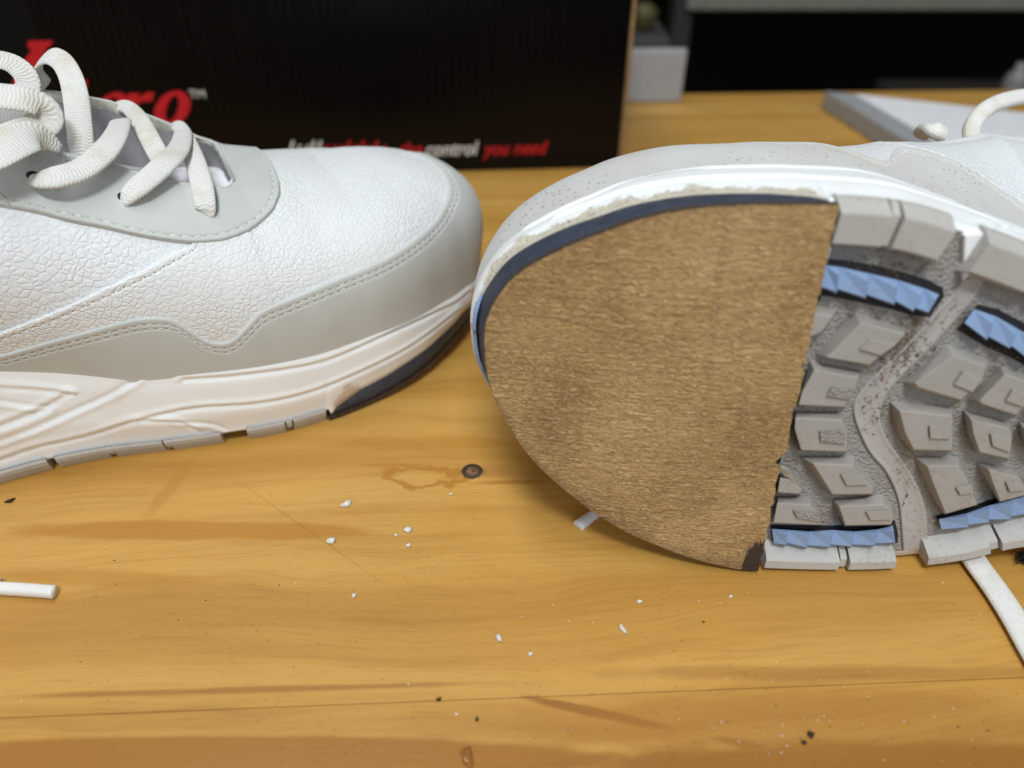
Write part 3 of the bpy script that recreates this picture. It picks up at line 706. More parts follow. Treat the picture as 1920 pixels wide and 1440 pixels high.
LUGS = [
 ([(1526,572),(1571,578),(1556,612),(1515,640)], [(1526,588),(1561,595),(1541,622),(1514,634)], None, 0),
 ([(1602,585),(1702,617),(1686,645),(1652,668),(1629,692),(1526,664)], [(1615,606),(1697,626),(1684,642),(1650,667),(1630,684),(1551,671)], [(1631,638),(1681,647),(1652,667),(1611,655)], 0),
 ([(1519,676),(1616,695),(1605,727),(1587,766),(1493,763),(1500,730)], [(1527,694),(1610,708),(1603,727),(1584,763),(1497,759),(1504,735)], [(1560,725),(1602,729),(1594,750),(1550,743)], 1),
 ([(1493,773),(1582,772),(1590,805),(1590,850),(1500,847),(1486,800)], [(1491,783),(1579,788),(1588,806),(1588,847),(1502,844),(1490,805)], [(1537,808),(1586,806),(1585,833),(1538,829)], 1),
 ([(1497,856),(1603,854),(1612,873),(1646,911),(1638,929),(1558,930)], [(1524,869),(1599,873),(1612,891),(1637,913),(1636,926),(1561,927)], [(1576,889),(1618,889),(1628,910),(1587,911)], 0),
 ([(1464,884),(1483,886),(1512,917),(1503,929),(1456,926)], [(1462,897),(1481,898),(1503,918),(1501,926),(1458,923)], None, 0),
 ([(1459,931),(1521,929),(1541,960),(1542,986),(1447,983)], [(1457,943),(1519,946),(1537,966),(1538,984),(1450,980)], [(1487,956),(1536,963),(1540,979),(1494,972)], 1),
 ([(1561,937),(1656,925),(1673,944),(1678,970),(1671,987),(1582,988)], [(1573,949),(1656,946),(1671,957),(1675,970),(1670,983),(1585,985)], [(1623,959),(1668,957),(1672,975),(1632,976)], 0),
 ([(1775,645),(1856,675),(1842,718),(1801,753),(1708,731),(1692,717)], [(1789,667),(1850,687),(1840,717),(1801,750),(1721,726),(1716,719)], [(1806,696),(1840,713),(1824,736),(1788,721)], 0),
 ([(1876,685),(1948,714),(1938,745),(1906,782),(1830,759),(1811,751)], [(1885,702),(1942,722),(1933,748),(1904,778),(1840,757),(1836,752)], [(1899,730),(1938,745),(1918,763),(1885,752)], 0),
 ([(1667,752),(1787,762),(1790,800),(1789,847),(1709,847),(1682,815)], [(1686,770),(1785,780),(1786,800),(1785,845),(1713,843),(1697,811)], [(1742,798),(1785,798),(1782,824),(1744,823)], 0),
 ([(1806,768),(1894,791),(1900,820),(1894,864),(1829,851),(1814,815)], [(1821,787),(1893,803),(1897,821),(1891,860),(1837,848),(1825,813)], [(1857,813),(1897,825),(1894,849),(1861,837)], 0),
 ([(1712,856),(1798,856),(1819,901),(1835,948),(1770,967),(1746,930)], [(1738,873),(1797,874),(1816,905),(1833,946),(1773,963),(1750,907)], [(1792,914),(1822,907),(1826,925),(1801,929)], 0),
 ([(1829,868),(1906,881),(1919,905),(1930,928),(1873,944),(1852,908)], [(1853,879),(1910,895),(1918,908),(1927,927),(1875,940),(1862,906)], [(1886,903),(1917,905),(1924,920),(1893,923)], 0),
 ([(1910,790),(1990,800),(1998,835),(1990,868),(1938,855),(1918,830)], [(1922,806),(1988,814),(1994,836),(1988,864),(1942,851),(1930,830)], [(1950,830),(1992,836),(1990,856),(1955,850)], 0),
 ([(1965,700),(2040,730),(2030,765),(2000,795),(1930,772),(1925,762)], [(1972,716),(2034,738),(2026,765),(1998,790),(1940,770),(1936,764)], None, 0),
]
for b, t, tab, rg in LUGS: lug(b, t, tab, bool(rg))
def wedge_strip(tops, bots, pocket):
    """row of blue wedge teeth between a top edge and a bottom edge line (equal point counts)"""
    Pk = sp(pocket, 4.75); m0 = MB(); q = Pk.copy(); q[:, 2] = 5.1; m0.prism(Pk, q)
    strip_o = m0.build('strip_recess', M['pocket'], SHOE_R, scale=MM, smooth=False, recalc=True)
    for i in range(len(tops)-1):
        a, b, c, d = tops[i], tops[i+1], bots[i+1], bots[i]; d = (d[0]+(a[0]-d[0])*.14, d[1]+(a[1]-d[1])*.14)
        dn = lambda p, q, k: (p[0]+(q[0]-p[0])*k, p[1]+(q[1]-p[1])*k)
        A, B_, C_, D_ = (sp([p], 4.9)[0] for p in (a, b, c, d))
        At = sp([dn(a, d, .03)], 2.6)[0]; Bt = sp([dn(b, c, .30)], .5)[0]; Bm = sp([dn(b, c, .02)], 2.6)[0]
        Ct = sp([dn(c, b, .05)], .6)[0]; Dt = sp([dn(d, a, .05)], 1.9)[0]
        V = [A, B_, C_, D_, At, Bm, Bt, Ct, Dt]
        F = [(4, 5, 6), (4, 6, 7), (4, 7, 8), (0, 1, 5, 4), (1, 2, 7, 6), (1, 6, 5), (2, 3, 8, 7), (3, 0, 4, 8)]
        m = MB(); m.add(V, F); m.build('wedge_tooth', M['blue'], strip_o, scale=MM, smooth=False, bevel=.00013, recalc=True)
wedge_strip([(1548,497),(1575,500),(1629,512),(1685,525),(1735,541),(1761,552)], [(1537,546),(1569,551),(1623,561),(1677,573),(1712,585),(1740,588)],
            [(1530,484),(1580,488),(1640,497),(1700,512),(1745,527),(1768,540),(1770,556),(1744,594),(1710,592),(1676,581),(1622,569),(1566,558),(1526,553)])
wedge_strip([(1827,579),(1868,593),(1910,617),(1950,640),(1990,665)], [(1804,611),(1850,639),(1893,655),(1932,678),(1970,705)],
            [(1834,571),(1872,580),(1915,603),(1960,630),(2000,655),(1976,716),(1930,690),(1890,668),(1848,650),(1794,618)])
wedge_strip([(1447,991),(1477,993),(1518,996),(1562,993),(1602,996),(1645,992),(1674,985)], [(1452,1024),(1475,1023),(1513,1028),(1556,1027),(1598,1026),(1640,1024),(1679,1019)],
            [(1444,984),(1560,986),(1678,976),(1684,1000),(1683,1018),(1600,1020),(1450,1018)])
wedge_strip([(1760,973),(1812,962),(1854,947),(1897,935),(1940,922),(1985,908)], [(1766,997),(1816,989),(1855,980),(1895,975),(1940,962),(1988,948)],
            [(1754,968),(1835,945),(1920,918),(1990,895),(1992,940),(1900,968),(1770,994)])
def ribbon(left, right, z, name, mat, n=50):
    a, b = catmull([sp([p], z)[0] for p in left], n), catmull([sp([p], z)[0] for p in right], n)
    k = np.linspace(0, 1, 9)[:, None, None]; G = a[None]+(b-a)[None]*k; G[..., 2] = z-.55*np.abs(np.linspace(-1, 1, 9))[:, None]**4
    sk0 = G[:1].copy(); sk0[..., 2] = 5.4; sk1 = G[-1:].copy(); sk1[..., 2] = 5.4
    mb = MB(); mb.grid(np.concatenate([sk0, G, sk1], 0)); return mb.build(name, mat, SHOE_R, scale=MM)
ribbon([(1812,505),(1790,548),(1763,577),(1725,620),(1680,665),(1639,705),(1607,742),(1600,769),(1610,806),(1631,848),(1662,885),(1684,937),(1690,990),(1693,1030)],
       [(1852,498),(1832,545),(1795,592),(1752,640),(1712,680),(1678,715),(1655,750),(1648,785),(1665,827),(1692,864),(1718,908),(1733,953),(1737,990),(1738,1030)], 4.7, 'flex_groove', M['channel'])
G1 = sp([(1809,441),(1858,436),(1856,466),(1834,504),(1806,527)], 3.4); q = G1.copy(); q[:, 2] = 7
mb = MB(); mb.prism(G1, q); mb.build('midsole_bridge', M['foam'], SHOE_R, scale=MM, smooth=False, bevel=.0004, recalc=True)
# torn cream flap left on the sanded lug, and the fuzzy torn edge beside the leather
mb = MB()
for px, zz in [([(1462,874),(1478,880),(1490,893),(1501,905),(1497,922),(1490,914),(1481,898),(1470,892)], .1)]:
    a = sp(px, zz); b = a.copy(); a[:, 2] += RNG.normal(0, .3, len(a)); b[:, 2] += 1; mb.prism(a, b)
mb.build('torn_rubber_flap', M['cutedge'], SHOE_R, scale=MM, smooth=False, recalc=True)
# sawdust lodged in the tread
mb = MB()
def crumbs(n, centre, spread, z, size):
    for _ in range(n):
        u = random.gauss(centre[0], spread[0]); v = random.gauss(centre[1], spread[1])
        if v < 350 or u < 1500-(v-350)*.1: continue
        p = sp([(u, v)], z)[0]; s = size*random.uniform(.5, 1.5)
        V = p+RNG.normal(0, s, (4, 3))*[1.3, 1, .5]-[0, 0, s*.4]; mb.add(V, [(0, 1, 2), (0, 2, 3), (0, 3, 1), (1, 3, 2)])
for c, sprd, n in [((1690,655),(26,22),260),((1660,690),(22,22),170),((1735,600),(18,14),80),((1640,770),(14,24),90),((1700,640),(12,14),120),((1890,680),(26,22),70),((1600,590),(60,14),60),((1690,490),(60,14),50),((1800,600),(20,20),50),((1700,900),(14,40),50),((1545,440),(14,10),60),((1650,500),(70,6),60),((1500,640),(4,110),120),((1690,535),(14,18),50)]:
    crumbs(n, c, sprd, 4.4, .17)
mb.build('sawdust', mat_plain('brown_sawdust', (0.25, 0.16, 0.08), .95, .2, .2, 800), SHOE_R, scale=MM, smooth=False, kind='stuff')
# frayed foam along the ground midsole edge (cream crumbs)
mb = MB()
for _ in range(380):
    c = int(np.clip(random.gauss(np.argmin(np.abs(np.where(MED, X, 1e9)-random.choice([24, 60, 76, 70, 40]))), 60), 0, NP-1))
    if X[c] < 19 or not MED[c]: continue
    z = ZLOW[c]+abs(random.gauss(0, 1.6)); i0 = min(IB[c], 1.2)*(1-.5)
    p = np.array([*(RIM[c]-NRM[c]*i0), z]); s = random.uniform(.06, .20)
    V = p+RNG.normal(0, s, (5, 3)); mb.add(V, [(0, 1, 2), (0, 2, 3), (0, 3, 4), (0, 4, 1), (1, 2, 3, 4)])
mb.build('frayed_foam', mat_plain('cream_foam', (0.82, 0.78, 0.66), .9, .08, .2, 900), SHOE_R, scale=MM, smooth=False, kind='stuff')

# ------------------------------------------------------------------ laces of the left shoe
def on_upper(u, v, lift=1.9):
    a, b, p = gU.hit(*ray_left(u, v)); o, d = ray_left(u, v); return p-d/np.linalg.norm(d)*lift
def lp(pts):
    out = []
    for u, v, y in pts: out.append(on_upper(u, v, y) if y < 20 else on_plane_y(u, v, y))
    return np.array(out)
CAMN = np.array([-.15, .62, .77])
LACES = [
 ([(60,338,78),(78,337,81.5),(112,331,82),(152,318,80),(186,293,76),(208,268,70),(220,246,60),(226,228,48)], [3.8,7.4,8,8.6,8.6,8.2,7.8,7.4], 2.6, CAMN),
 ([(228,379,80),(238,369,82),(260,350,81),(289,326,78),(313,303,74),(331,284,67),(340,266,56),(343,250,46)], [4.5,7.4,7.8,8.2,8.2,7.8,7.2,6.6], 2.6, CAMN),
 ([(386,403,84.5),(385,387,85.5),(380,355,81),(372,322,74),(362,292,64),(350,263,48),(340,243,37),(331,236,31),(322,246,27)], [6.5,7.6,7.2,7,6.8,6.6,6.2,5.8,5], 2.5, CAMN),
 ([(310,308,66),(297,290,63),(282,262,56),(267,234,47),(252,212,39),(236,200,32),(220,202,28),(206,216,25)], [7,7,7,6.8,6.4,6,5.6,5], 2.2, CAMN),
 ([(156,302,66),(152,270,64),(148,230,60),(143,185,54),(133,145,47),(116,116,41),(94,105,36),(76,117,32),(70,140,29),(86,160,27)], [7.8,8,8,8,7.8,7.6,7.4,7.2,7,6], 1.7, [[.3,.75,.5],[.2,.8,.5],[0,.7,.7],[-.3,.4,.85],[-.6,-.2,.6],[-.6,-.5,.4]]),
 ([(-40,108,40),(0,112,40),(28,122,41),(48,142,43),(52,164,45),(34,178,48),(-10,184,50),(-40,190,52)], 7.4, 1.7, [[0,.5,.85],[0,.6,.8],[.2,.7,.6],[.1,.8,.5]]),
 ([(-60,174,64),(0,180,66),(48,186,67),(80,200,67),(88,222,68),(66,242,70),(30,256,73),(-40,284,78)], 9.4, 1.9, [[0,.55,.8],[.1,.6,.8],[.5,.6,.5],[.1,.75,.6]]),
 ([(-60,312,83),(-15,292,83),(28,266,80),(60,254,77),(86,262,75),(112,278,74)], [8,10,11,11,8,3], 1.5, [[0,.5,.85],[.1,.8,.5]]),
 ([(-40,215,58),(0,222,58),(40,206,59),(62,196,59)], 8, 1.8, CAMN),
]
for pts, w, th, nr in LACES:
    P = lp(pts); n = max(40, len(pts)*14)
    wv = np.interp(np.linspace(0, 1, n), np.linspace(0, 1, len(w)), w) if isinstance(w, list) else w
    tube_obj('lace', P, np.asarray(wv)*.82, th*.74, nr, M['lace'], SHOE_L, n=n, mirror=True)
def eyelet(u, v):
    a, b, p = gU.hit(*ray_left(u, v)); nrm = normals(gU.P[max(0, int(a)-1):int(a)+2, max(0, int(b)-1):int(b)+2])[1, 1]
    m = MB(); t = Vector(nrm).to_track_quat('Z', 'Y').to_matrix(); V = [];
    for k in range(16): V.append(np.array(t@Vector((1.5*math.cos(k*math.pi/8), 1.5*math.sin(k*math.pi/8), 0)))+p+nrm*1.75)
    m.add(flip_y(np.array(V)), [tuple(range(16))]); m.build('eyelet', M['hole'], SHOE_L, scale=MM, smooth=False)
for u, v in ((62,337),(231,376),(385,398)): eyelet(u, v)
for L_ in LACES[:5]: print('lace', [(q[:2], q[2], [round(float(k)) for k in gU.hit(*ray_left(q[0], q[1]))[2]]) for q in L_[0]])
# loose end with its tip, lying on the bench in front of the left shoe
def bench_path(px, z): return np.array([at_z(u, v, z) for u, v in px])
def to_local(o, P):
    Mi = o.matrix_world.inverted() if o is not SHOE_L else (Matrix.Translation(Vector((W0[0]*MM, W0[1]*MM, 0)))@Matrix.Rotation(PSI, 4, 'Z')).inverted()
    return np.array([Mi@Vector(p) for p in P])
P = to_local(SHOE_L, bench_path([(-420,1010),(-250,1075),(-120,1094),(-40,1100),(-10,1102.5)], .0019))
tube_obj('lace', P, .0062, .0026, (0, 0, 1), M['lace'], SHOE_L, scale=1)
P = to_local(SHOE_L, bench_path([(-14,1102.2),(50,1106),(102,1110)], .0019))
agl = mat_plain('clear_lace_tip', (0.78, 0.78, 0.76), .18, .02, .6)
tube_obj('lace_tip', P, .0034, .0030, (0, 0, 1), agl, SHOE_L, scale=1)
# laces of the right shoe
bpy.context.view_layer.update()
P = to_local(SHOE_R, bench_path([(1770,960),(1800,1010),(1835,1062),(1870,1110),(1905,1165),(1945,1235),(1985,1300)], .0021))
tube_obj('lace', P, .0068, .0024, np.array(R2@np.array([0, 0, 1])), M['lace'], SHOE_R, scale=1)
PL = [(1822,262),(1822,240),(1836,216),(1860,198),(1890,187),(1925,181),(1970,182),(2020,200),(2060,240)]
P = to_local(SHOE_R, np.array([at_y(u, v, .232+.004*i) for i, (u, v) in enumerate(PL)]))
tube_obj('lace', P, .0052, .0036, np.array(R2@np.array([0, -.6, .8])), M['lace'], SHOE_R, scale=1)
P = to_local(SHOE_R, np.array([at_y(u, v, Y) for u, v, Y in ((1728,250,.245),(1738,243,.240),(1752,244,.236),(1768,252,.236))]))
tube_obj('lace', P, .0055, .0038, np.array(R2@np.array([0, -.6, .8])), M['lace'], SHOE_R, scale=1)

# ================================================================== WORKBENCH
BROT = math.radians(2.4); CB, SB = math.cos(BROT), math.sin(BROT)
def w2b(p): return np.array([p[0]*CB+p[1]*SB, -p[0]*SB+p[1]*CB])
def pb(u, v): return w2b(at_z(u, v))
def wood_material(name):
    t = NT(name); sep = t.N('ShaderNodeSeparateXYZ'); t.L(t.co, sep.inputs[0]); x, y = sep.outputs[0], sep.outputs[1]
    wob = t.math('MULTIPLY', t.math('SUBTRACT', t.noise(1.0, 3, co=t.map((7, 16, 1))), 0.5), 0.03)
    yw = t.math('ADD', y, wob); cmb = t.N('ShaderNodeCombineXYZ'); t.L(x, cmb.inputs[0]); t.L(yw, cmb.inputs[1]); wc = cmb.outputs[0]
    bands = t.noise(1.0, 4, 0.55, 0.2, co=t.map((1.6, 48, 1), co=wc)); fib = t.noise(1.0, 4, 0.6, 0.1, co=t.map((22, 900, 1), co=wc)); mid = t.noise(1.0, 4, 0.6, 0.5, co=t.map((9, 150, 1), co=wc))
    blot = t.noise(14, 3, 0.5)
    c = t.ramp(bands, [(0.28, (0.41, 0.205, 0.040)), (0.48, (0.54, 0.295, 0.066)), (0.72, (0.61, 0.358, 0.095))])
    c = t.mix(t.rng(mid, 0.5, 0.72, 0, 0.40), c, (0.34, 0.155, 0.03)); c = t.mix(t.rng(fib, 0.5, 0.75, 0, 0.30), c, (0.30, 0.14, 0.035))
    c = t.mix(t.rng(fib, 0.45, 0.2, 0, 0.18), c, (0.68, 0.42, 0.15))
    pore = t.noise(1.0, 2, 0.5, co=t.map((75, 1900, 1), co=wc)); c = t.mix(t.rng(pore, 0.60, 0.70, 0, 0.32), c, (0.30, 0.13, 0.03))
    c = t.mix(t.rng(blot, 0.4, 0.75, 0, 0.28), c, (0.56, 0.29, 0.055))
    nz = t.math('SUBTRACT', t.noise(1.0, 4, 0.6, co=t.map((48, 130, 1))), 0.5)
    def streak(p, q, wid, colr, amt, soft=.6, nk=.8):
        """elongated stain between bench points p and q"""
        a, b = pb(*p), pb(*q); c0 = (a+b)/2; e = b-a; ln = np.linalg.norm(e)/2; an = math.atan2(e[1], e[0]); ca, sa = math.cos(an), math.sin(an)
        dx = t.math('SUBTRACT', x, float(c0[0])); dy = t.math('SUBTRACT', y, float(c0[1]))
        u_ = t.math('DIVIDE', t.math('ADD', t.math('MULTIPLY', dx, ca), t.math('MULTIPLY', dy, sa)), float(ln))
        v_ = t.math('DIVIDE', t.math('SUBTRACT', t.math('MULTIPLY', dy, ca), t.math('MULTIPLY', dx, sa)), wid)
        d = t.math('SQRT', t.math('ADD', t.math('MULTIPLY', u_, u_), t.math('MULTIPLY', v_, v_))); d = t.math('MULTIPLY_ADD', nz, nk, d)
        return t.rng(d, 1-soft, 1.0, amt, 0), d
    def paint(c, *a, **k): m, d = streak(*a, **k); return t.mix(m, c, a[3])
    amber = (0.42, 0.185, 0.024); brown = (0.27, 0.105, 0.024)
    c = paint(c, (-60, 992), (760, 996), .0042, amber, .75, soft=.35)
    c = paint(c, (-80, 1075), (420, 1090), .0038, amber, .55)
    c = paint(c, (-200, 1312), (1100, 1276), .0011, brown, .62)
    c = paint(c, (1000, 1262), (2150, 1262), .0028, brown, .42)
    c = paint(c, (960, 1303), (1280, 1370), .0016, brown, .85, soft=.4)
    c = paint(c, (1320, 1382), (1460, 1405), .0012, brown, .8, soft=.5)
    c = paint(c, (560, 830), (1050, 832), .004, amber, .5)
    c = paint(c, (250, 1000), (380, 840), .0030, amber, .4)
    c = paint(c, (-300, 1415), (1250, 1425), .0055, (0.33, 0.142, 0.022), .9, soft=.25, nk=.35)
    c = paint(c, (900, 1440), (2500, 1440), .0075, (0.29, 0.125, 0.022), .92, soft=.4)
    c = paint(c, (700, 1360), (2300, 1345), .010, (0.36, 0.165, 0.032), .62)
    # ring-shaped resin stain beside the knot
    m, d = streak((722, 892), (880, 900), .0040, amber, 1, nk=1.1); d = t.math('MULTIPLY_ADD', t.math('SUBTRACT', t.noise(150, 2), .5), 1.5, d); ring = t.rng(t.math('ABSOLUTE', t.math('SUBTRACT', d, .95)), .06, .30, .8, 0); c = t.mix(ring, c, (0.40, 0.17, 0.02))
    c = paint(c, (660, 872), (830, 872), .0014, (0.42, 0.19, 0.03), .8); c = paint(c, (860, 906), (1030, 902), .0011, (0.42, 0.19, 0.03), .8)
    c = paint(c, (820, 882), (1000, 886), .0040, (0.42, 0.20, 0.045), .65); c = paint(c, (850, 884), (922, 885), .0027, (0.20, 0.11, 0.05), .7)
    # two long hairline scratches
    for p, q, wd, am in (((365, 845), (830, 1172), .00022, .6), ((600, 1058), (1500, 1030), .00016, .35), ((960, 1055), (1300, 1050), .0002, .3)):
        m, d = streak(p, q, wd, brown, am, soft=.9, nk=.15); c = t.mix(m, c, (0.26, 0.11, 0.02))
    pits = t.rng(t.vor(420, 'F1', co=t.map((1, 1.3, 1))), 0.06, 0.15, 1, 0); c = t.mix(t.math('MULTIPLY', pits, t.rng(t.noise(30, 2), 0.45, 0.6, 0, .55)), c, (0.12, 0.06, 0.02))
    h = t.math('MULTIPLY_ADD', fib, 0.6, t.math('MULTIPLY', t.noise(650, 4, 0.6), 0.9)); h = t.math('MULTIPLY_ADD', pits, -0.9, h)
    r = t.rng(t.noise(55, 4), 0.3, 0.7, 0.36, 0.50)
    return t.fin(c, r, t.bump(h, 0.28, 0.00035), 0.32)
BENCH = empty('workbench', (0, 0, 0), BROT); tag(BENCH, 'varnished yellow pine workbench top of glued planks', 'workbench')
MW = wood_material('varnished_pine')
ys = pb(960, 1308)[1]
edges = [.022, ys, ys+.152, ys+.298, .5425]
for i, (a, b) in enumerate(zip(edges[:-1], edges[1:])):
    mb = MB(); g = .00008; x0, x1 = -.95, .95
    pass
    mb.box((x0, a+g, -.034), (x1, b-g, 0)); mb.build('plank', MW, BENCH, smooth=False, bevel=.00018 if i < 3 else .0012)
kb = pb(885, 884); mb = MB()
def disc(r, z0, n=28, jit=.08, dome=.0): 
    return np.array([(kb[0]+r*(1+random.uniform(-jit, jit))*math.cos(k*2*math.pi/n), kb[1]+r*1.0*(1+random.uniform(-jit, jit))*math.sin(k*2*math.pi/n), z0) for k in range(n)])
rings = [disc(.0033, .00004), disc(.0029, .00014), disc(.0014, .00012)]
mb.grid(np.array([np.vstack([r, r[:1]]) for r in rings])); mb.build('knot_ring', mat_plain('dark_knot_bark', (0.07, 0.043, 0.024), .7, .25), BENCH)
mb = MB(); r1 = disc(.0019, .00015); r2 = disc(.0011, .00030); mb.grid(np.array([np.vstack([r, r[:1]]) for r in (r1, r2)])); mb.add(r2, [tuple(range(28))])
mb.build('knot', mat_plain('brown_knot_wood', (0.26, 0.15, 0.065), .5, .25, sc=700), BENCH)

# crumbs and debris ---------------------------------------------------------------
MC = mat_plain('white_foam_crumb', (0.80, 0.78, 0.74), .8, .08, .3, 900, .6)
def crumb(name, u, v, lx, ly, ang, mat, label, cat='crumb', group='rubber and foam crumbs on the bench', h=.6):
    p = at_z(u, v); mb = MB(); bm = bmesh.new(); bmesh.ops.create_icosphere(bm, subdivisions=2, radius=.5)
    sd = random.random()*99
    for q in bm.verts:
        k = 1+.35*math.sin(q.co.x*7+sd)*math.sin(q.co.y*8+sd*2)+random.uniform(-.12, .12); q.co = Vector((q.co.x*lx*k, q.co.y*ly*k+q.co.x**2*ly*.9, max(q.co.z*min(lx, ly)*h*2*k, -.25*ly)))
    zmin = min(q.co.z for q in bm.verts)
    for q in bm.verts: q.co.z -= zmin
    me = bpy.data.meshes.new(name); bm.to_mesh(me); bm.free(); o = link(name, me, mat)
    o.location = (p[0], p[1], .0001); o.rotation_euler = (0, 0, math.radians(ang)); tag(o, label, cat, group); return o
for u, v, lx, ly, an, lb in [
  (650,948,.0034,.0016,32,'largest curled white foam crumb, right of the long scratch below the standing shoe'),
  (622,1017,.0027,.0018,40,'white foam crumb lying right on the long diagonal scratch'),
  (765,996,.0022,.0016,10,'white foam crumb just above a smaller one, left of the sole tip'),
  (766,1025,.0016,.0012,0,'small white crumb just below a larger crumb, left of the sole tip'),
  (742,1005,.0010,.0008,0,'tiny white crumb beside the pair of crumbs left of the sole'),
  (664,1118,.0014,.0011,60,'small white crumb alone under the lower half of the scratch'),
  (935,1198,.0020,.0016,120,'pale crumb below the rounded leather toe near the bench centre'),
  (1167,1181,.0031,.0011,-62,'thin oblong white crumb below the leather half sole'),
  (1199,1130,.0014,.0010,0,'small grey crumb nearest below the leather half sole'),
  (995,1228,.0014,.0011,20,'small flat white crumb at the middle front of the bench'),
  (1370,1120,.0012,.0008,30,'tiny white crumb under the cut edge of the leather'),
  (845,928,.0009,.0007,0,'tiny white speck of foam under the resin ring stain')]:
    crumb('foam_crumb', u, v, lx, ly, an, MC, lb)
MD = mat_plain('dark_debris', (0.05, 0.035, 0.02), .9, .2)
for u, v, lx, ly, an, lb in [(20,941,.0024,.0011,35,'dark grey crumb at far left below the standing shoe'),(883,822,.0001,.0001,0,None),(1520,1380,.0015,.0013,0,'black lump in the dusty patch at the front right'),(1507,1394,.0012,.0009,0,'black lump just below another in the dusty front right patch'),(1855/1.0,1349,.0001,.0001,0,None),(823,1313,.0013,.0008,20,'dark splinter on the plank joint left of centre'),(895,1349,.0012,.0008,80,'dark crumb in front of the plank joint near the centre')]:
    if lb: crumb('dark_crumb', u, v, lx, ly, an, MD, lb, 'crumb', 'dark grit on the bench')
def specks(name, n, mat, label, size, fn, flat=.5):
    mb = MB()
    for _ in range(n):
        u, v = fn(); p = at_z(u, v); s = size*min(random.lognormvariate(0, .45), 2.0)
        if p[1] > .5: continue
        V = np.array(p)+RNG.normal(0, s, (5, 3))*[1.2, 1, flat]; V[:, 2] = np.abs(V[:, 2])*.8+.00003
        mb.add(V, [(0, 1, 2), (0, 2, 3), (0, 3, 4), (0, 4, 1), (1, 4, 3, 2)])
    o = mb.build(name, mat, smooth=False); tag(o, label, 'dust', None, 'stuff')
def f_dark():
    r = random.random()
    if r < .3: return random.gauss(420, 170), random.gauss(1180, 90)
    if r < .6: return random.gauss(1500, 190), random.gauss(1370, 45)
    return random.uniform(-50, 1960), random.uniform(900, 1450)
def f_white():
    r = random.random()
    if r < .45: return random.gauss(1520, 190), random.gauss(1330, 60)
    if r < .75: return random.gauss(1000, 300), random.gauss(1120, 150)
    return random.uniform(-50, 1960), random.uniform(880, 1450)
specks('dark_grit', 380, mat_plain('brown_grit', (0.10, 0.065, 0.03), .9, .2), 'scattered fine dark grit on the pine bench', .00008, f_dark)
specks('white_dust', 260, MC, 'scattered fine white dust on the pine bench', .00009, f_white)
# white rubber sliver by the toe
a, b = at_z(1083, 990), at_z(1128, 958); e = (b-a)/np.linalg.norm(b-a); s = np.array([-e[1], e[0], 0])
mb = MB(); n = 14; k = np.linspace(0, 1, n)[:, None]
c0 = a+(b-a)*k*1.25; wv = .0016*(1-.35*k)+.0003*np.sin(k*40)
G = np.array([c0-s*wv, c0-s*wv*.9+[0, 0, .0013], c0+s*wv*.7+[0, 0, .0021], c0+s*wv*1.05+[0, 0, .0011], c0+s*wv]); G[..., 2] += .0001
mb.grid(G); mb.add(G[:, 0], [(0, 1, 2, 3, 4)]); o = mb.build('rubber_sliver', mat_plain('pale_sliver', (0.80, 0.83, 0.90), .5, .05), smooth=True)
tag(o, 'pale bluish white rubber sliver sticking out under the leather toe', 'sliver')
# amber glue drop
gp = at_z(876, 1424); m = NT('amber_glue'); m.fin((0.55, 0.26, 0.07), .08, m.bump(m.noise(500, 3), .5, .0006), .6, Transmission_Weight=.55, IOR=1.45)
o = crumb('glue_drop', 876, 1424, .0026, .0042, 12, m.m, 'shiny amber glue drop at the bottom edge near the centre', 'glue drop', None, .25)
# black fibre tuft under the right shoe
mb = MB()
for _ in range(420):
    p0 = at_z(random.gauss(1924, 9), random.gauss(1053, 4)); p0[2] = random.uniform(.0004, .004); d = RNG.normal(0, 1, 3); d[2] *= .5; d /= np.linalg.norm(d); ln = random.uniform(.001, .0022)
    q = [p0, p0+d*ln*.5+RNG.normal(0, .0004, 3), p0+d*ln+RNG.normal(0, .0007, 3)]
    for z in q: z[2] = max(z[2], .0002)
    wv = np.array([0, .00006, .00012]); mb.add([q[0]-wv, q[0]+wv, q[1]+wv, q[1]-wv, q[2]], [(0, 1, 2, 3), (3, 2, 4)])
o = mb.build('fibre_tuft', mat_plain('black_fibre', (0.01, 0.01, 0.012), .9), smooth=False); tag(o, 'tuft of black fibres by the lace at the right edge', 'fibre tuft')

# ================================================================== BLACK BOX BEHIND THE SHOES
BXR = math.radians(4.0); br = at_z(1157, 314); ex = np.array([math.cos(BXR), math.sin(BXR), 0]); ey = np.array([-math.sin(BXR), math.cos(BXR), 0])
BXW, BXD, BXH = .2925, .17, .145
BOX = empty('cardboard_box', tuple(br-ex*BXW/2), BXR); tag(BOX, 'glossy black printed cardboard box standing behind the shoes', 'box')
t = NT('glossy_black_print'); flute = t.math('SINE', t.math('MULTIPLY', t.N('ShaderNodeSeparateXYZ').outputs[0], 1500.0)); t.L(t.co, flute.node.inputs[0].links[0].from_node.inputs[0].links[0].from_node.inputs[0])
hb = t.bump(t.math('MULTIPLY_ADD', flute, .5, t.math('MULTIPLY', t.noise(1.0, 3, co=t.map((420, 420, 14))), 2.2)), .5, .0004)
MBX = t.fin((0.0012, 0.0012, 0.0022), .22, hb, .22)
MK = mat_plain('kraft_board', (0.30, 0.19, 0.085), .85, .08)
w = BXW/2; mb = MB(); mb.box((-w, 0, .0004), (w, .003, BXH)); mb.build('front_panel', MBX, BOX, smooth=False, bevel=.0008)
mb = MB(); mb.box((-w+.0005, .0032, .0004), (-w+.0035, BXD-.0032, BXH)); mb.build('side_panel', MBX, BOX, smooth=False, bevel=.0006)
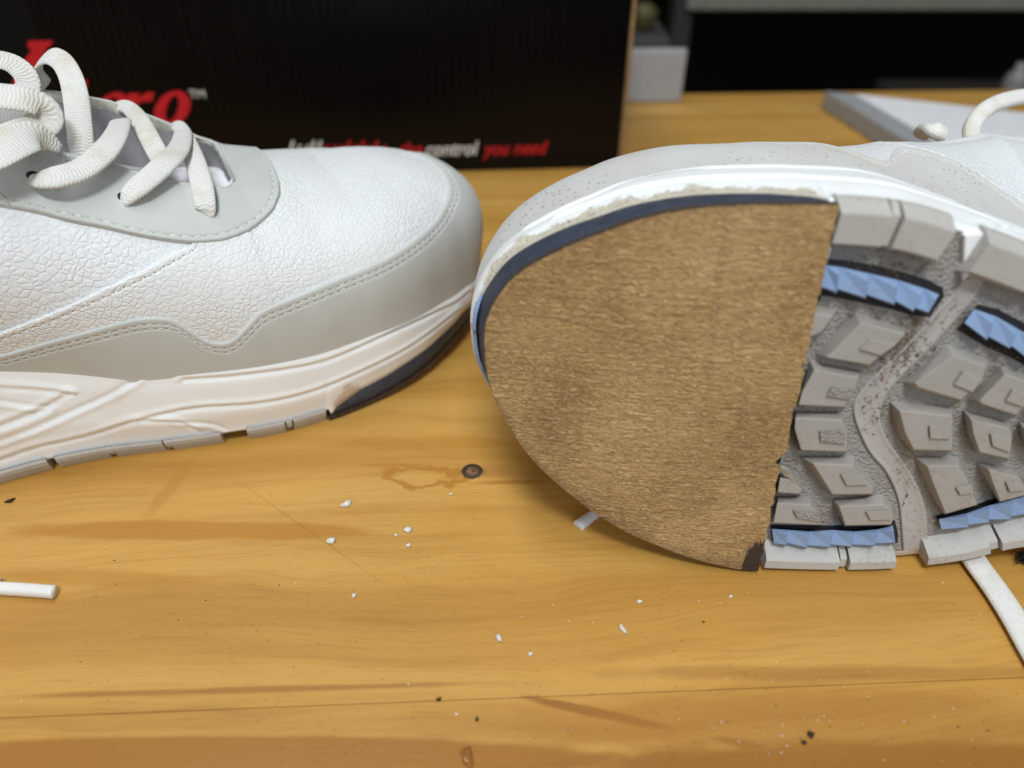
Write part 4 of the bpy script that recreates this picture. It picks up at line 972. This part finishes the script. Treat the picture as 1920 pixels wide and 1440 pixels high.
mb = MB(); mb.box((w+.0003, -.0004, .0004), (w+.0026, BXD-.0032, BXH)); mb.build('side_panel', MK, BOX, smooth=False, bevel=.0009)
mb = MB(); mb.box((-w, BXD-.003, .0004), (w, BXD, BXH)); mb.build('back_panel', MBX, BOX, smooth=False, bevel=.0006)
mb = MB(); mb.box((-w+.0005, .0005, BXH+.0003), (w-.0005, BXD-.0005, BXH+.003)); mb.build('lid', MBX, BOX, smooth=False, bevel=.0006)
MR = mat_plain('red_print', (0.56, 0.012, 0.022), .45, .03); MWp = mat_plain('white_print', (0.75, 0.75, 0.73), .5, .03)
o3 = br-ex*BXW/2; fn = np.array([math.sin(BXR), -math.cos(BXR), 0])
def on_box(u, v):                                     # photo pixel -> (x, z) on the box's front face
    d = ray(u, v); tt = ((o3-EYE)@fn)/(d@fn); P = EYE+d*tt-o3; return P@ex, P[2]
def letter(polys, mat, name='lettering'):
    mb = MB()
    for outer, inner in polys:
        A = np.array([on_box(*p) for p in outer]); f = lambda Q, y: np.stack([Q[:, 0], np.full(len(Q), y), Q[:, 1]], 1)
        if inner is None: mb.prism(f(A, -.00022), f(A, .0002))
        else:
            B = np.array([on_box(*p) for p in inner]); n = len(A); G = np.array([f(A, .0001), f(A, -.00022), f(B, -.00022), f(B, .0001)]); mb.grid(np.concatenate([G, G[:, :1]], 1))
    return mb.build(name, mat, BOX, smooth=False, recalc=True)
def ell(cx, cy, rx, ry, sh, n=36): return [(cx+rx*math.cos(a)-sh*math.sin(a)*-1*ry, cy+ry*math.sin(a)) for a in np.linspace(0, 2*math.pi, n, endpoint=False)]
SL = -.42
letter([([(53,77),(100,76),(94,86),(88,90),(72,120),(20,238),(-14,238),(36,128),(60,92),(52,88)], None)], MR)
letter([([(158,150),(165,151),(140,238),(118,238),(148,176)], None)], MR)
letter([(ell(206,206,30,33,SL), ell(205,204,11,22,SL))], MR)
letter([([(240,176),(262,174),(258,184),(275,173),(290,173),(285,190),(268,190),(256,198),(246,238),(222,238)], None)], MR)
letter([(ell(323,204,33,34,SL*.6), ell(323,203,11,24,SL*.6))], MR)
def text(body, u0, u1, vbase, mat, h_px, shear=.28, bold=.012):
    cu = bpy.data.curves.new('lettering', 'FONT'); cu.body = body; cu.size = 1; cu.shear = shear; cu.offset = bold; cu.extrude = .002
    ob = bpy.data.objects.new('lettering', cu); COL.objects.link(ob); bpy.context.view_layer.update(); me = bpy.data.meshes.new_from_object(ob.evaluated_get(bpy.context.evaluated_depsgraph_get()))
    COL.objects.unlink(ob); bpy.data.objects.remove(ob)
    V = np.array([v.co[:] for v in me.vertices]); wx = V[:, 0].max()-V[:, 0].min(); xa, zb = on_box(u0, vbase); xb, _ = on_box(u1, vbase); _, zt = on_box(u0, vbase-h_px)
    sx = (xb-xa)/wx; sz = (zt-zb)/.72
    Q = np.stack([xa+(V[:, 0]-V[:, 0].min())*sx, -.00012-V[:, 2]*.03, zb+V[:, 1]*sz], 1)
    me.vertices.foreach_set('co', Q.ravel()); me.update(); return link('lettering', me, mat, BOX, False)
for u0, u1, mt in ((541, 600, MWp), (606, 722, MR)):          # the tops of the small line of print, mostly hidden by the shoe
    u = u0
    while u < u1:
        tall = random.random() < .3; t0 = 264 if tall else 272
        letter([([(u+6, t0), (u+11, t0), (u+5, 291), (u, 291)], None)], mt); u += random.choice((11, 13, 15))
text('TM', 357, 386, 184, MWp, 16, 0, .0); text('the', 752, 793, 291, MR, 25); text('control', 799, 898, 292, MWp, 26); text('you need', 905, 1027, 291, MR, 26)

# ================================================================== THINGS AT THE BACK
# grey folder with a white sheet
def slab(name, corners, z0, z1, mat, bevel=.0008):
    mb = MB(); mb.prism([(x, y, z1) for x, y in corners], [(x, y, z0) for x, y in corners]); return mb.build(name, mat, None, smooth=False, bevel=bevel, recalc=True)
fa, fb = at_z(1547, 170, .012)[:2], at_z(1698, 262, .012)[:2]; fc = at_z(1925, 212, .012)[:2]; fc = fa+(fc-fa)*1.6; fb = fa+(fb-fa)/np.linalg.norm(fb-fa)*.185; fd = fb+(fc-fa)
fo = slab('document_folder', [fb, fd, fc, fa], .0005, .012, mat_plain('grey_folder', (0.36, 0.37, 0.38), .5, .03)); tag(fo, 'grey document folder lying on the bench behind the right shoe', 'folder')
e1 = (fc-fa)/np.linalg.norm(fc-fa); e2 = (fb-fa)/np.linalg.norm(fb-fa); p0 = fa+e1*.0135+e2*.010
ws = slab('paper_sheet', [p0+e2*.168, p0+e2*.168+e1*.15, p0+e1*.15, p0], .0123, .0145, mat_plain('white_paper', (0.84, 0.85, 0.88), .7, .02), .0003); tag(ws, 'stack of white paper sheets on the grey folder', 'paper')
# small white carton near the far edge of the bench
a, b = at_z(1180, 183), at_z(1270, 183); hz = at_y(1225, 84, a[1])[2]
mb = MB(); hw = (b[0]-a[0])*.5; mb.box((-hw*1.7, 0, 0), (hw, .006, hz)); o = mb.build('white_carton', mat_plain('white_card', (0.37, 0.375, 0.39), .6, .03), smooth=False, bevel=.002)
o.location = ((a[0]+b[0])/2, .526, .0003); tag(o, 'small white carton standing at the far bench edge right of the black box', 'carton')
# shelving beyond the bench
MDK = mat_plain('dark_wall_paint', (0.011, 0.009, 0.006), .9); 
mb = MB(); mb.box((-3, 1.35, -.9), (3, 1.4, 2.2)); o = mb.build('wall', MDK, smooth=False); o['kind'] = 'structure'
mb = MB(); mb.box((-3, -2, -.92), (3, 1.345, -.9)); o = mb.build('floor', mat_plain('dark_floor', (0.03, 0.028, 0.025), .8), smooth=False); o['kind'] = 'structure'
SHF = empty('shelf_unit', (0.35, .8, -.9)); tag(SHF, 'dark shelf unit with a pale grey board beyond the bench', 'shelf')
MG = mat_plain('greige_board', (0.22, 0.21, 0.175), .7, .05); MP = mat_plain('dark_post', (0.035, 0.034, 0.032), .7)
zb0 = at_y(1600, 20, .78)[2]; xl = at_y(1288, 20, .78)[0]
mb = MB(); mb.box((xl-.35, -.02, zb0+.9), (xl+.9, .30, zb0+.95)); mb.build('shelf_board', MG, SHF, smooth=False, bevel=.002)
for u in (1272,):
    x = at_y(u, 100, .79)[0]; mb = MB(); mb.box((x-.35-.009, -.012, 0), (x-.35+.009, .02, 1.35)); mb.build('post', MP, SHF, smooth=False, bevel=.002)
mb = MB(); mb.box((xl-.35-.6, .31, 0), (xl+.9, .33, 1.6)); mb.build('back_panel', MDK, SHF, smooth=False)
mb = MB(); mb.box((xl-.35, -.02, 0), (xl+.9, .30, .04)); mb.build('shelf_board', MP, SHF, smooth=False, bevel=.002)
# wooden post and a white roll at the right, a yellow knob at the left
x = at_y(1915, 140, .74)[0]; mb = MB(); mb.box((-.012, -.012, 0), (.012, .012, 1.0)); o = mb.build('wooden_post', mat_plain('brown_wood', (0.16, 0.075, 0.03), .7, .1), smooth=False, bevel=.002); o.location = (x+.004, .76, -.9); o.rotation_euler = (0, math.radians(3), 0)
tag(o, 'brown wooden post in the dark at the far right edge', 'post')
def lathe(name, prof, loc, mat, label, cat):
    a = np.linspace(0, 2*math.pi, 33); G = np.array([[(r*math.cos(t), r*math.sin(t), z) for t in a] for r, z in prof]); mb = MB(); mb.grid(G); o = mb.build(name, mat, merge=1e-6); o.location = loc; tag(o, label, cat); return o
p = at_y(1897, 172, .62); lathe('white_bottle', [(0, 0), (.0085, 0), (.009, .002), (.009, .014), (.006, .019), (.0042, .021), (.0042, .026), (0, .026)], (p[0], .62, p[2]-.004), mat_plain('white_plastic', (0.22, 0.22, 0.22), .4, .02), 'blurred little white bottle beside the wooden post', 'bottle')
mb = MB(); mb.box((-.09, -.03, -.87), (.03, .05, 0)); o = mb.build('stool', MDK, smooth=False, bevel=.003); o.location = (p[0], .62, p[2]-.0042); tag(o, 'dark stool under the little white bottle', 'stool')
p = at_y(1207, 38, .70); lathe('brass_knob', [(0, 0), (.007, 0), (.007, .004), (.011, .009), (.011, .016), (.006, .021), (0, .022)], (p[0], .70, p[2]-.008), mat_plain('dull_yellow', (0.10, 0.085, 0.03), .5, .1), 'blurred dull yellow knob above the white carton', 'knob')
mb = MB(); mb.box((-.035, -.03, -.8), (.02, .05, 0)); o = mb.build('tool_cabinet', mat_plain('grey_cabinet', (0.06, 0.06, 0.06), .6), smooth=False, bevel=.003); o.location = (p[0], .70, p[2]-.0083); tag(o, 'dark grey cabinet under the yellow knob', 'cabinet')
